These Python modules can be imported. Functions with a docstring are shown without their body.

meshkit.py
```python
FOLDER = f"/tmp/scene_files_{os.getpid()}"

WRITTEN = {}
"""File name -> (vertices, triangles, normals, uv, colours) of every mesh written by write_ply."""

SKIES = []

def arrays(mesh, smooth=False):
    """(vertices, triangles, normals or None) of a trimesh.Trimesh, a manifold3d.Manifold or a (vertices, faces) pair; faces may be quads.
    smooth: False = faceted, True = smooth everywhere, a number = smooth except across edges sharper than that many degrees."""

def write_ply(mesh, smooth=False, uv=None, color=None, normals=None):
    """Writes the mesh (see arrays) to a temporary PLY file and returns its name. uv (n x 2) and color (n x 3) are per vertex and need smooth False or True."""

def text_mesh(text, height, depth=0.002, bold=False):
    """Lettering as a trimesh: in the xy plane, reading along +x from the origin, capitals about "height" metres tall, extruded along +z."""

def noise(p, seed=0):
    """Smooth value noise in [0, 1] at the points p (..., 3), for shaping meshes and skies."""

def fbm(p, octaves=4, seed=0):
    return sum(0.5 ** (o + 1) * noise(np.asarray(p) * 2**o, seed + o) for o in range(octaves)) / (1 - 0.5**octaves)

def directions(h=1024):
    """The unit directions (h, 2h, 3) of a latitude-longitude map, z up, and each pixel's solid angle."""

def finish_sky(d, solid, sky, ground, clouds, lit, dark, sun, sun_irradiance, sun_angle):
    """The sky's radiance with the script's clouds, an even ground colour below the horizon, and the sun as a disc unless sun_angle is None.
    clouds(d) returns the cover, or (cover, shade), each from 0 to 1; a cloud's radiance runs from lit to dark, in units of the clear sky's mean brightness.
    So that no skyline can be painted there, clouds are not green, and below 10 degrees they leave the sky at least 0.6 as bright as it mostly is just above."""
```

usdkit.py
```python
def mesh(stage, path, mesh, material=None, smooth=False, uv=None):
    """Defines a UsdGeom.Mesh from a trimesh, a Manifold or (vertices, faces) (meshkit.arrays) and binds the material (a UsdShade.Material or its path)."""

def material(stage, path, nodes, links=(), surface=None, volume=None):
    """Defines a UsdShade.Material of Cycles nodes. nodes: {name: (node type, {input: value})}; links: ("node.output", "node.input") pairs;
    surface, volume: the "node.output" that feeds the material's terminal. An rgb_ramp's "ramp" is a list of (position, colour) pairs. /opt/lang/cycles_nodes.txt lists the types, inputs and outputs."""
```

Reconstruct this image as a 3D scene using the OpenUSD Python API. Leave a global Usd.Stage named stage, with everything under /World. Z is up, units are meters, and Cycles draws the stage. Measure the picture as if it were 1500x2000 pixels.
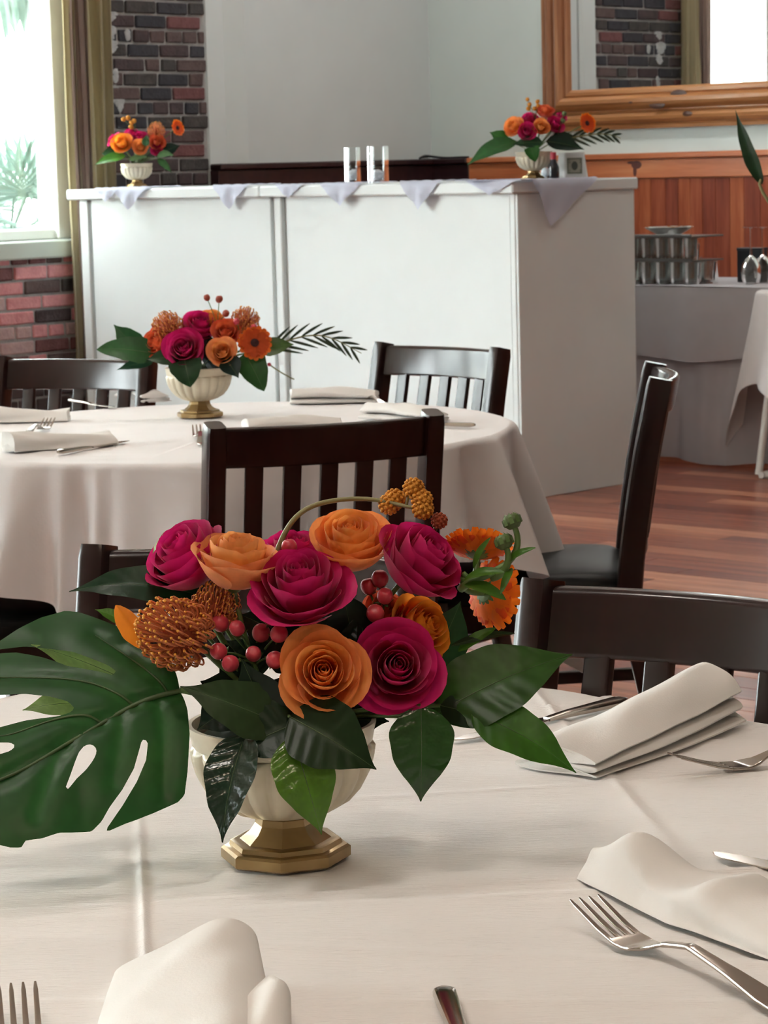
import math, random
import numpy as np, trimesh, usdkit, meshkit
from pxr import Usd, UsdGeom, UsdLux, UsdShade, Gf, Sdf, Vt
from shapely.geometry import Polygon, LineString, Point
from shapely import affinity

stage = Usd.Stage.CreateInMemory()
UsdGeom.SetStageUpAxis(stage, 'Z'); UsdGeom.SetStageMetersPerUnit(stage, 1.0)
UsdGeom.Xform.Define(stage, '/World'); UsdGeom.Scope.Define(stage, '/World/Looks')
V = lambda *a: np.array(a, float)
def unit(v): v = np.asarray(v, float); return v / (np.linalg.norm(v) + 1e-12)

# ------------------------------------------------------------------ camera
F = 5000.0                                   # focal length in pixels of the 1500 x 2000 frame
CAM = V(0, 0, 1.30)
PITCH, ROLL = math.atan(676 / 5000.0), math.atan(0.026)
_r, _f, _u = V(1, 0, 0), V(0, math.cos(PITCH), -math.sin(PITCH)), V(0, math.sin(PITCH), math.cos(PITCH))
CR, CU = math.cos(ROLL) * _r - math.sin(ROLL) * _u, math.cos(ROLL) * _u + math.sin(ROLL) * _r
cam = UsdGeom.Camera.Define(stage, '/World/camera')
cam.CreateHorizontalApertureAttr(36.0); cam.CreateVerticalApertureAttr(48.0)
cam.CreateFocalLengthAttr(36.0 * F / 1500.0)
cam.CreateFStopAttr(62.0); cam.CreateFocusDistanceAttr(2.0)
cam.CreateClippingRangeAttr(Gf.Vec2f(0.05, 500))
cam.CreateExposureAttr(2.48)
_m = np.eye(4); _m[0, :3], _m[1, :3], _m[2, :3], _m[3, :3] = CR, CU, -_f, CAM
cam.AddTransformOp().Set(Gf.Matrix4d(*_m.ravel().tolist()))
def ray(px, py): return _f + (px - 750) / F * CR - (py - 1000) / F * CU
def PZ(px, py, z): d = ray(px, py); return CAM + d * ((z - CAM[2]) / d[2])          # on a level plane
def PY(px, py, y): d = ray(px, py); return CAM + d * (y / d[1])                       # at a depth
def PN(px, py, p, n): d = ray(px, py); return CAM + d * (np.dot(p - CAM, n) / np.dot(d, n))
def proj(p): q = np.asarray(p, float) - CAM; w = q @ _f; return 750 + F * (q @ CR) / w, 1000 - F * (q @ CU) / w

# ------------------------------------------------------------------ light
dome = UsdLux.DomeLight.Define(stage, '/World/sky'); dome.CreateIntensityAttr(1.3); dome.CreateColorAttr(Gf.Vec3f(0.92, 0.97, 1.0))
sun = UsdLux.DistantLight.Define(stage, '/World/sun'); sun.CreateIntensityAttr(1.6); sun.CreateAngleAttr(0.6); sun.CreateColorAttr(Gf.Vec3f(1.0, 0.95, 0.86))
# the sun stands behind this building, over the mirror-side: it lights the yard and the house across, never the room
_sd = unit(V(-0.62, 0.30, -0.72)); _z = -_sd; _x = unit(np.cross(V(0, 0, 1), _z)); _y = np.cross(_z, _x)
_m = np.eye(4); _m[0, :3], _m[1, :3], _m[2, :3] = _x, _y, _z
sun.AddTransformOp().Set(Gf.Matrix4d(*_m.ravel().tolist()))
LAMP = 8.0                                   # radiance of the ceiling lamps' discs

# ------------------------------------------------------------------ helpers
def C(r, g, b):
    return tuple(((c / 255 + 0.055) / 1.055) ** 2.4 if c > 10 else c / 255 / 12.92 for c in (r, g, b))
_count = {}
def numbered(parent, name):
    k = (parent, name); n = _count.get(k, 0); _count[k] = n + 1
    return name if n == 0 else f'{name}_{n:03d}'
def tag(prim, label=None, cat=None, group=None, kind=None):
    for k, v in (('label', label), ('category', cat), ('group', group), ('kind', kind)):
        if v: prim.SetCustomDataByKey(k, v)
    return prim
LOC = {}
def mat4(loc=(0, 0, 0), rz=0.0, R=None):
    m = np.eye(4)
    if R is None:
        c, s = math.cos(rz), math.sin(rz); R = np.array([[c, -s, 0], [s, c, 0], [0, 0, 1]])
    m[:3, :3] = R.T; m[3, :3] = loc
    return Gf.Matrix4d(*m.ravel().tolist())
def thing(name, label, cat, loc=(0, 0, 0), rz=0.0, group=None, kind=None):
    path = '/World/' + numbered('', name)
    x = UsdGeom.Xform.Define(stage, path); x.AddTransformOp().Set(mat4(loc, rz))
    LOC[path] = np.asarray(loc, float) if rz == 0 else None
    return tag(x.GetPrim(), label, cat, group, kind)
def col_primvar(m, col):
    UsdGeom.PrimvarsAPI(m).CreatePrimvar('tint', Sdf.ValueTypeNames.Color3fArray, 'vertex').Set(Vt.Vec3fArray.FromNumpy(np.asarray(col, np.float32)))
def obj(name, mesh, mat, parent=None, smooth=False, label=None, cat=None, group=None, kind=None, col=None, local=False):
    """one Mesh prim. Under a thing the mesh is given in world space unless local."""
    base = parent.GetPath().pathString if parent else '/World'
    v, f = (mesh[0], mesh[1]) if isinstance(mesh, tuple) else (np.array(mesh.vertices), np.array(mesh.faces))
    v = np.asarray(v, float)
    if parent and not local:
        p = base
        while p not in LOC: p = p.rsplit('/', 1)[0]
        v = v - LOC[p]
    path = base + '/' + numbered(base, name)
    m = usdkit.mesh(stage, path, (v, f), mat, smooth=smooth)
    if col is not None: col_primvar(m, col)
    if parent and kind != 'stuff': kind = None
    return tag(m.GetPrim(), label, cat, group, kind)
def single(name, mesh, mat, label, cat, smooth=False, group=None, col=None, base=None):
    """a thing that is one mesh, its pivot at its base"""
    v = np.asarray(mesh[0] if isinstance(mesh, tuple) else mesh.vertices, float)
    f = mesh[1] if isinstance(mesh, tuple) else np.array(mesh.faces)
    b = V(v[:, 0].mean(), v[:, 1].mean(), v[:, 2].min()) if base is None else base
    path = '/World/' + numbered('', name)
    m = usdkit.mesh(stage, path, (v - b, f), mat, smooth=smooth)
    m.AddTransformOp().Set(mat4(b))
    if col is not None: col_primvar(m, col)
    return tag(m.GetPrim(), label, cat, group)
def struct(name, mesh, mat, parent=None, smooth=False):
    return obj(name, mesh, mat, parent, smooth, kind='structure')
def group_struct(name):
    path = '/World/' + name
    x = UsdGeom.Xform.Define(stage, path); LOC[path] = V(0, 0, 0)
    return tag(x.GetPrim(), kind='structure')
def dup(src, label, loc, rz=0.0, group=None, scale=1.0, cat=None):
    base = src.GetName().rstrip('0123456789').rstrip('_')
    path = '/World/' + numbered('', base)
    x = UsdGeom.Xform.Define(stage, path)
    x.GetPrim().GetReferences().AddInternalReference(src.GetPath())
    c, s = math.cos(rz) * scale, math.sin(rz) * scale
    x.GetPrim().GetAttribute('xformOp:transform').Set(mat4(loc, R=np.array([[c, -s, 0], [s, c, 0], [0, 0, scale]])))
    x.GetPrim().SetInstanceable(True)
    d = src.GetCustomData()
    return tag(x.GetPrim(), label, cat or d['category'], group or d.get('group'))

# ---- meshes
def grid(P, closed_u=False, closed_v=False):
    P = np.asarray(P, float); n, m = P.shape[:2]
    i, j = np.meshgrid(np.arange(n if closed_u else n - 1), np.arange(m if closed_v else m - 1), indexing='ij')
    a, b, c, d = i * m + j, ((i + 1) % n) * m + j, ((i + 1) % n) * m + (j + 1) % m, i * m + (j + 1) % m
    f = np.vstack([np.stack([a, b, c], -1).reshape(-1, 3), np.stack([a, c, d], -1).reshape(-1, 3)])
    return P.reshape(-1, 3), f
def join(*ms):
    v, f, n = [], [], 0
    for m in ms:
        a, b = m if isinstance(m, tuple) else (np.array(m.vertices), np.array(m.faces))
        v.append(a); f.append(b + n); n += len(a)
    return np.vstack(v), np.vstack(f)
def rrect(w, h, r=0.15, k=3):
    r *= min(w, h); pts = []
    for cx, cy, a0 in ((1, 1, 0), (-1, 1, 90), (-1, -1, 180), (1, -1, 270)):
        for q in range(k):
            a = math.radians(a0 + 90 * q / (k - 1) if k > 1 else a0 + 45)
            pts.append((cx * (w / 2 - r) + r * math.cos(a), cy * (h / 2 - r) + r * math.sin(a)))
    return np.array(pts)
def ellipse(w, h, n=12):
    a = np.arange(n) * 2 * np.pi / n
    return np.stack([w / 2 * np.cos(a), h / 2 * np.sin(a)], 1)
def loft(secs, caps=True):
    """secs: list of (n,3) rings"""
    S = np.asarray(secs, float); n, m = S.shape[:2]
    v, f = grid(S, closed_v=True)
    if caps:
        c0, c1 = len(v), len(v) + 1
        v = np.vstack([v, S[0].mean(0), S[-1].mean(0)])
        j = np.arange(m); k = (j + 1) % m
        f = np.vstack([f, np.stack([np.full(m, c0), j, k], 1), np.stack([np.full(m, c1), (n - 1) * m + k, (n - 1) * m + j], 1)])
    return v, f
def sweep(pts, sec, up=(0, 0, 1), scale=None, caps=True):
    """section (k,2) along the polyline; section x = sideways, y = along up"""
    P = np.asarray(pts, float); T = np.gradient(P, axis=0); up = np.asarray(up, float); rings = []
    for i, (p, t) in enumerate(zip(P, T)):
        t = unit(t); s = unit(np.cross(t, up)); u = np.cross(s, t)
        q = sec if scale is None else sec * np.asarray(scale[i])
        rings.append(p + q[:, :1] * s + q[:, 1:] * u)
    v, f = loft(rings, caps)
    return v, f[:, ::-1]
def tube(pts, r, n=8):
    P = np.asarray(pts, float); r = np.broadcast_to(r, (len(P),))
    T = np.gradient(P, axis=0); a = np.array([1.0, 0.3, 0.2]); rings = []
    ang = np.arange(n) * 2 * np.pi / n
    for p, t, rr in zip(P, T, r):
        t = unit(t); a = unit(a - t * (a @ t)); b = np.cross(t, a)
        rings.append(p + rr * (np.cos(ang)[:, None] * a + np.sin(ang)[:, None] * b))
    v, f = loft(rings)
    return v, f
def spline(pts, n=24):
    P = np.asarray(pts, float)
    if len(P) == 2: return P[0] + (P[1] - P[0]) * np.linspace(0, 1, n)[:, None]
    from scipy.interpolate import CubicSpline
    t = np.concatenate([[0], np.cumsum(np.linalg.norm(np.diff(P, axis=0), axis=1) ** 0.5 + 1e-9)])
    return CubicSpline(t, P)(np.linspace(0, t[-1], n))
def lathe(prof, n=32, center=(0, 0, 0), closed=False):
    """prof: (r,z) from the bottom to the top, ends capped when r>0"""
    p = np.asarray(prof, float); a = np.arange(n) * 2 * np.pi / n
    P = np.stack([p[:, :1] * np.cos(a), p[:, :1] * np.sin(a), np.repeat(p[:, 1:], n, 1)], -1) + np.asarray(center, float)
    if closed: return grid(P, closed_u=True, closed_v=True)
    return loft(P)
_cs = []
for sx in (-1, 1):
    for sy in (-1, 1):
        for sz in (-1, 1):
            for k in range(3): _cs.append((sx, sy, sz, k))
_cs = np.array(_cs)
def _chamf(h, c):
    s = _cs[:, :3].astype(float); off = np.full((24, 3), float(c)); off[np.arange(24), _cs[:, 3]] = 0
    return s * (np.asarray(h, float) - off)
_hull = trimesh.convex.convex_hull(_chamf((1, 1.2, 1.4), 0.2))
_d = np.linalg.norm(_hull.vertices[:, None] - _chamf((1, 1.2, 1.4), 0.2)[None], axis=2).argmin(1)
_hf = _d[_hull.faces]
def cbox(size, c=0.003, center=(0, 0, 0), ex=V(1, 0, 0), ey=V(0, 1, 0), ez=V(0, 0, 1)):
    """a box with chamfered edges, 44 triangles, in the frame ex ey ez"""
    q = _chamf(np.asarray(size, float) / 2, c)
    v = np.asarray(center, float) + q[:, :1] * ex + q[:, 1:2] * ey + q[:, 2:] * ez
    return v, (_hf if np.dot(np.cross(ex, ey), ez) > 0 else _hf[:, ::-1])
def box2(lo, hi, c=0.003):
    lo, hi = np.asarray(lo, float), np.asarray(hi, float)
    return cbox(hi - lo, c, (lo + hi) / 2)
def ball(c, r, sub=2, sq=(1, 1, 1)):
    m = trimesh.creation.icosphere(sub, 1.0)
    return np.array(m.vertices) * r * np.asarray(sq) + np.asarray(c), np.array(m.faces)

# ------------------------------------------------------------------ materials
MATS = {}
def mat(name, color=(0.8, 0.8, 0.8), rough=0.5, spec=0.5, metal=0.0, coat=0.0, coat_rough=0.1, vary=None, scale=(8, 8, 8), detail=4, bump=0.0, bump_scale=(200, 200, 200), bump_detail=3,
        rot=(0, 0, 0), sheen=0.0, tint=False, trans=0.0, subsurf=0.0, space='object', island=None, aniso=0.0):
    N = {'p': ('principled_bsdf', {'base_color': color, 'roughness': rough, 'specular_ior_level': spec, 'metallic': metal, 'coat_weight': coat, 'coat_roughness': coat_rough, 'sheen_weight': sheen,
                                    'subsurface_weight': subsurf, 'subsurface_scale': 0.01, 'anisotropic': aniso})}
    L = []; src = None
    pos = 'tc.object' if space == 'object' else 'geo.position'
    if space == 'object': N['tc'] = ('texture_coordinate', {})
    else: N['geo'] = ('geometry', {})
    if any(rot):
        N['mr'] = ('mapping', {'rotation': rot}); L.append((pos, 'mr.vector')); pos = 'mr.vector'
    if vary:
        N['mp'] = ('mapping', {'scale': scale})
        N['nz'] = ('noise_texture', {'scale': 1.0, 'detail': detail, 'roughness': 0.6})
        N['rp'] = ('rgb_ramp', {'ramp': vary})
        L += [(pos, 'mp.vector'), ('mp.vector', 'nz.vector'), ('nz.fac', 'rp.fac')]
        src = 'rp.color'
    if island:
        N['gi'] = ('geometry', {}); N['ir'] = ('rgb_ramp', {'ramp': island})
        L += [('gi.random_per_island', 'ir.fac')]
        if src:
            N['mx'] = ('mix', {'mix_type': 'multiply', 'fac': 1.0}); L += [(src, 'mx.color1'), ('ir.color', 'mx.color2')]; src = 'mx.color'
        else: src = 'ir.color'
    if tint:
        N['at'] = ('attribute', {'attribute': 'tint'})
        if src:
            N['mt'] = ('mix', {'mix_type': 'multiply', 'fac': 1.0}); L += [(src, 'mt.color1'), ('at.color', 'mt.color2')]; src = 'mt.color'
        else: src = 'at.color'
    if src: L.append((src, 'p.base_color'))
    surf = 'p.BSDF'
    if bump:
        N['mb'] = ('mapping', {'scale': bump_scale}); N['nb'] = ('noise_texture', {'scale': 1.0, 'detail': bump_detail, 'roughness': 0.6})
        N['bp'] = ('bump', {'strength': 1.0, 'distance': bump})
        L += [(pos, 'mb.vector'), ('mb.vector', 'nb.vector'), ('nb.fac', 'bp.height'), ('bp.normal', 'p.normal')]
    if trans:
        N['tl'] = ('translucent_bsdf', {'color': color}); N['mc'] = ('mix_closure', {'fac': trans})
        if src: L.append((src, 'tl.color'))
        L += [('p.BSDF', 'mc.closure1'), ('tl.BSDF', 'mc.closure2')]; surf = 'mc.closure'
    MATS[name] = usdkit.material(stage, '/World/Looks/' + name, N, L, surface=surf)
    return MATS[name]
def ramp2(a, b, p=(0.3, 0.7)): return [(p[0], a), (p[1], b)]

mat('plaster', vary=ramp2(C(212, 218, 218), C(219, 225, 225)), scale=(1.5, 1.5, 1.5), rough=0.85, bump=0.0006, bump_scale=(160, 160, 160), space='world')
mat('plaster_right', vary=ramp2(C(212, 224, 222), C(218, 230, 228)), scale=(1.5, 1.5, 1.5), rough=0.8, bump=0.0005, bump_scale=(160, 160, 160), space='world')
mat('ceiling_paint', C(232, 230, 226), 0.9)
mat('room_paint', C(176, 166, 154), 0.9)
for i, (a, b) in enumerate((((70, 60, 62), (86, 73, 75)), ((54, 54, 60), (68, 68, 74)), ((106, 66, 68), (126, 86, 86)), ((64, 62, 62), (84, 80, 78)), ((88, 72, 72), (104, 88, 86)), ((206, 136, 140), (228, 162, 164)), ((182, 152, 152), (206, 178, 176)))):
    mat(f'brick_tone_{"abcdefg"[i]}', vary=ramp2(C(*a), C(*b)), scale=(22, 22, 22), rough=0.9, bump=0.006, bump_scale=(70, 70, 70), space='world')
mat('mortar', vary=ramp2(C(150, 149, 148), C(184, 182, 180)), scale=(12, 12, 12), rough=0.95, bump=0.004, bump_scale=(120, 120, 120), space='world')
mat('lime_smear', vary=ramp2(C(160, 162, 164), C(200, 203, 204)), scale=(20, 20, 20), rough=0.95, bump=0.003, bump_scale=(120, 120, 120), space='world')
mat('brick_stuff', island=[(0, C(84, 70, 70)), (0.3, C(146, 104, 104)), (0.6, C(108, 84, 82)), (1, C(176, 128, 128))], rough=0.9)
mat('white_paint', vary=ramp2(C(232, 234, 230), C(238, 240, 236)), scale=(3, 3, 3), rough=0.45, space='world')
mat('bar_paint', vary=ramp2(C(211, 216, 216), C(218, 223, 223)), scale=(2, 2, 2), rough=0.42, bump=0.0003, bump_scale=(250, 250, 250), space='world')
mat('sill_paint', C(196, 205, 196), 0.45)
PL_ROT = (0, 0, math.radians(42))
def woodmat(name, a, b, c, rough=0.35, coat=0.2, scale=(1.2, 28, 28), rot=(0, 0, 0), space='object'):
    mat(name, vary=[(0.25, C(*a)), (0.5, C(*b)), (0.75, C(*c))], scale=scale, detail=6, rough=rough, coat=coat, coat_rough=0.2, rot=rot, space=space)
# ------------------------------------------------------------------ room frame: the far corner K, E1 along the window wall towards us, E2 along the mirror wall
WD = unit(V(0.669, 0.743, 0)); E1 = -WD; E2 = V(WD[1], -WD[0], 0); UP = V(0, 0, 1)
PW0 = V(-1.115, 12.42, 0)
_t = np.linalg.solve(np.array([WD[:2], -(ray(835, 320)[:2])]).T, -PW0[:2])[0]
K = PW0 + WD * _t
def W(s, z, n=0.0): return K + E1 * s + E2 * n + UP * z          # window wall: n is the distance into the room
def M(s, z, n=0.0): return K + E2 * s + E1 * n + UP * z          # mirror wall
def onW(px, py, n=0.0): p = PN(px, py, K + E2 * n, E2); return (p - K) @ E1, p[2]
def onM(px, py, n=0.0): p = PN(px, py, K + E1 * n, E1); return (p - K) @ E2, p[2]
LW, LM, HC = 17.0, 13.0, 3.5
def wbox(s0, s1, z0, z1, n0, n1, c=0.003): return cbox((s1 - s0, n1 - n0, z1 - z0), c, W((s0 + s1) / 2, (z0 + z1) / 2, (n0 + n1) / 2), E1, E2, UP)
def mbox(s0, s1, z0, z1, n0, n1, c=0.003): return cbox((s1 - s0, n1 - n0, z1 - z0), c, M((s0 + s1) / 2, (z0 + z1) / 2, (n0 + n1) / 2), E2, E1, UP)
rng = np.random.default_rng(7)

# floor: boards run along the mirror wall
for i, (a, b, c) in enumerate((((104, 52, 40), (138, 74, 56), (158, 92, 70)), ((136, 76, 56), (168, 104, 78), (188, 126, 98)), ((92, 42, 34), (118, 58, 46), (140, 76, 60)), ((152, 92, 70), (182, 120, 92), (200, 142, 112)))):
    mat(f'board_tone_{"abcd"[i]}', vary=[(0.3, C(*a)), (0.5, C(*b)), (0.72, C(*c))], scale=(1.5, 26, 26), detail=6, rough=0.30, coat=0.15, coat_rough=0.25,
        rot=(0, 0, math.atan2(-E2[1], E2[0])), space='world')
mat('board_stuff', vary=[(0.3, C(120, 64, 50)), (0.7, C(170, 106, 82))], scale=(1.5, 26, 26), island=[(0, (0.7, 0.66, 0.66)), (0.5, (1, 1, 1)), (1, (1.3, 1.3, 1.3))], rough=0.3, coat=0.15, rot=(0, 0, math.atan2(-E2[1], E2[0])), space='world')
mat('subfloor', C(60, 36, 30), 0.8)
floor = group_struct('floor')
c0 = K + E1 * LW / 2 + E2 * LM / 2
obj('subfloor', cbox((LM + 0.6, LW + 0.6, 0.2), 0.001, c0 - UP * 0.112, E2, E1, UP), MATS['subfloor'], floor)
BW, cand, rest = 0.112, [], []
for k in range(int(LW / BW)):
    x = -rng.uniform(0, 1.5)
    while x < LM:
        L = rng.uniform(0.7, 2.0); a, b = max(x, 0), min(x + L, LM); x += L
        if b - a < 0.05: continue
        q = cbox((b - a - 0.0015, BW - 0.0015, 0.02), 0.0012, K + E1 * (k + 0.5) * BW + E2 * (a + b) / 2 - UP * 0.01, E2, E1, UP)
        ctr = K + E1 * (k + 0.5) * BW + E2 * np.linspace(a, b, 5)[:, None]
        pr = [proj(c) for c in ctr if c[1] > 1]
        seen = [1 for (u, v) in pr if 980 < u < 1560 and 880 < v < 1480]
        (cand if seen else rest).append(q)
for q in cand[:296]: obj('floor_board', q, MATS['board_tone_' + rng.choice(list('abcd'), p=[0.35, 0.3, 0.2, 0.15])], floor)
obj('floor_boards', join(*(cand[296:] + rest)), MATS['board_stuff'], floor, kind='stuff')

# ceiling, the two walls out of sight
struct('ceiling', cbox((LM + 0.6, LW + 0.6, 0.2), 0.001, c0 + UP * (HC + 0.1), E2, E1, UP), MATS['ceiling_paint'])
struct('wall_rear', cbox((LM + 0.6, 0.25, HC), 0.001, K + E1 * (LW + 0.13) + E2 * LM / 2 + UP * HC / 2, E2, E1, UP), MATS['room_paint'])
struct('wall_right', cbox((0.25, LW + 0.6, HC), 0.001, K + E2 * (LM + 0.13) + E1 * LW / 2 + UP * HC / 2, E2, E1, UP), MATS['room_paint'])

# mirror wall (far), plaster above a wood wainscot
RAIL_T, RAIL_B = onM(1200, 300.5)[1], onM(1300, 347.5)[1]
mat('rail_knot', C(96, 48, 40), 0.5)
wall_far = group_struct('wall_far')
obj('plaster', cbox((LM + 0.3, 0.25, HC), 0.001, M(LM / 2, HC / 2, -0.125), E2, E1, UP), MATS['plaster_right'], wall_far)
woodmat('cherry_rail', (180, 98, 56), (206, 122, 76), (222, 150, 104), rough=0.42, rot=(0, 0, math.atan2(-E2[1], E2[0])), scale=(1.6, 20, 20), space='world')
for i, (a, b, c) in enumerate((((138, 62, 36), (158, 78, 48), (176, 98, 64)), ((150, 72, 40), (170, 90, 54), (188, 108, 70)), ((120, 52, 34), (140, 66, 44), (160, 84, 58)))):
    mat(f'cherry_strip_{"abc"[i]}', vary=[(0.3, C(*a)), (0.5, C(*b)), (0.7, C(*c))], scale=(30, 30, 2.5), detail=5, rough=0.55, spec=0.3, rot=(0, 0, math.atan2(-E2[1], E2[0])), space='world')
woodmat('shaded_cherry', (38, 20, 24), (48, 26, 30), (60, 34, 36), rough=0.3, rot=(0, 0, math.atan2(-E2[1], E2[0])), space='world')  # same wood as the cherry; its shade is put into a darker tone
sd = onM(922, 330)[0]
def wains(s0, s1, rail, strips, grp, mk, boxf):
    obj('rail_cap', boxf(s0, s1, RAIL_T - 0.03, RAIL_T, 0, 0.05, 0.006), rail, grp)
    obj('rail_board', boxf(s0, s1, RAIL_B, RAIL_T - 0.032, 0, 0.03, 0.004), rail, grp)
    s = s0
    while s < s1 - 0.02:
        w = min(rng.uniform(0.06, 0.1), s1 - s)
        obj('wainscot_strip', boxf(s + 0.0008, s + w - 0.0008, 0.10, RAIL_B - 0.001, 0, 0.018, 0.0008), strips[rng.integers(len(strips))], grp); s += w
    obj('baseboard', boxf(s0, s1, 0, 0.10, 0, 0.025), rail, grp)
wains(0.06, sd, MATS['shaded_cherry'], [MATS['shaded_cherry']], wall_far, 'm', mbox)
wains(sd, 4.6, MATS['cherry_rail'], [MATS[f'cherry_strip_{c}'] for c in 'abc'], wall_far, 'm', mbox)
obj('wainscot_panel', mbox(4.6, LM, 0, RAIL_T, 0, 0.03), MATS['cherry_strip_b'], wall_far)
kv, kf = ball((0, 0, 0), 1, 2); ks, kz = onM(1243, 322, 0.03)
for dx, dz, a, b in ((0, 0, .034, .022), (-.01, -.03, .012, .03), (-.03, .012, .03, .008)): obj('knot', (M(ks + dx, kz + dz, 0.0295) + kv[:, :1] * a * E2 + kv[:, 1:2] * .0015 * E1 + kv[:, 2:] * b * UP, kf), MATS['rail_knot'], wall_far, smooth=True)

# window wall (left): plaster by the corner, then exposed brick with windows
S405, S440, S467 = onW(405, 200)[0], onW(441, 200)[0], onW(470, 200)[0]
wl = group_struct('wall_left')
obj('plaster', wbox(-0.3, S467 + 0.01, 0, HC, -0.25, 0.03, 0.001), MATS['plaster'], wl)
ring = [W(S467, 0, -0.01), W(S467, 0, 0.045), W(S440, 0, -0.004), W(S405 - 0.012, 0, -0.004), W(S405 - 0.002, 0, -0.02)]
pv = np.array(ring + [p + UP * HC for p in ring]); n = len(ring)
pf = [[i, (i + 1) % n, n + (i + 1) % n] for i in range(n)] + [[i, n + (i + 1) % n, n + i] for i in range(n)]
obj('corner_pilaster', (pv, np.array(pf)), MATS['plaster'], wl)
wains(0.0, S405, MATS['shaded_cherry'], [MATS['shaded_cherry']], wl, 'w', lambda a, b, c, d, e, f, g=0.003: wbox(a, b, c, d, e, f + 0.035, g))
ZS, WT = 1.0, 3.2                         # glass from the sill up
S_J = onW(142, 300)[0]                     # window's edge behind the curtain
WIN = [(S_J, S_J + 1.0)] + [(5.6 + 2.75 * k, 5.6 + 2.75 * k + 2.5) for k in range(0, 4)]
def sill(a): return 1.0 if a < 4 else 0.45
s_prev = S405 - 0.002; solid = []
for a, b in WIN:
    solid += [(s_prev, a, 0, HC), (a, b, 0, sill(a) - 0.04), (a, b, WT, HC)]; s_prev = b
solid.append((s_prev, LW + 0.3, 0, HC))
obj('mortar_bed', join(*[wbox(a, b, c, d, -0.25, -0.012, 0.0005) for a, b, c, d in solid]), MATS['mortar'], wl, kind='stuff')
def inside(s0, s1, z0, z1):
    out = []
    for a, b, c, d in solid:
        if s1 > a and s0 < b and z1 > c and z0 < d:
            x0, x1 = max(s0, a), min(s1, b)
            if x1 - x0 > 0.03 and z0 >= c - 0.02 and z1 <= d + 0.02: out.append((x0, x1))
    return out
CH = 0.0683; near, far = [], []
for k in range(int(HC / CH)):
    z0 = k * CH + 0.004; s = S405 - rng.uniform(0, 0.2); hdr = k % 5 == 3
    while s < LW:
        L = rng.uniform(0.088, 0.1) if (hdr or rng.random() < 0.1) else rng.uniform(0.19, 0.215)
        for x0, x1 in inside(max(s, S405), s + L, z0, z0 + CH - 0.011):
            px, py = proj(W((x0 + x1) / 2, z0))
            q = (x0, x1, z0, z0 + CH - rng.uniform(0.010, 0.014), rng.uniform(-0.004, 0.003))
            (near if (s < S_J + 1.0 and z0 > 0.35 and z0 < 2.45) else far).append(q)
        s += L + 0.012
def brick(q):
    x0, x1, z0, z1, n = q
    v, f = wbox(x0, x1, z0, z1, -0.05, n, 0.005)
    return v + (meshkit.noise(v * 60, 3)[:, None] - 0.5) * 0.005, f
near.sort(key=lambda q: q[0])
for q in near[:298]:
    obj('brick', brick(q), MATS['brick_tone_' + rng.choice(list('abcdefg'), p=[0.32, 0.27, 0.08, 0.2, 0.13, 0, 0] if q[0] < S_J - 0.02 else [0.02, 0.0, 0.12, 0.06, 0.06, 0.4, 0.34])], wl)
obj('brick_courses', join(*[wbox(*q[:4], -0.03, 0, 0.004) for q in near[298:] + far]), MATS['brick_stuff'], wl, kind='stuff')
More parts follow.
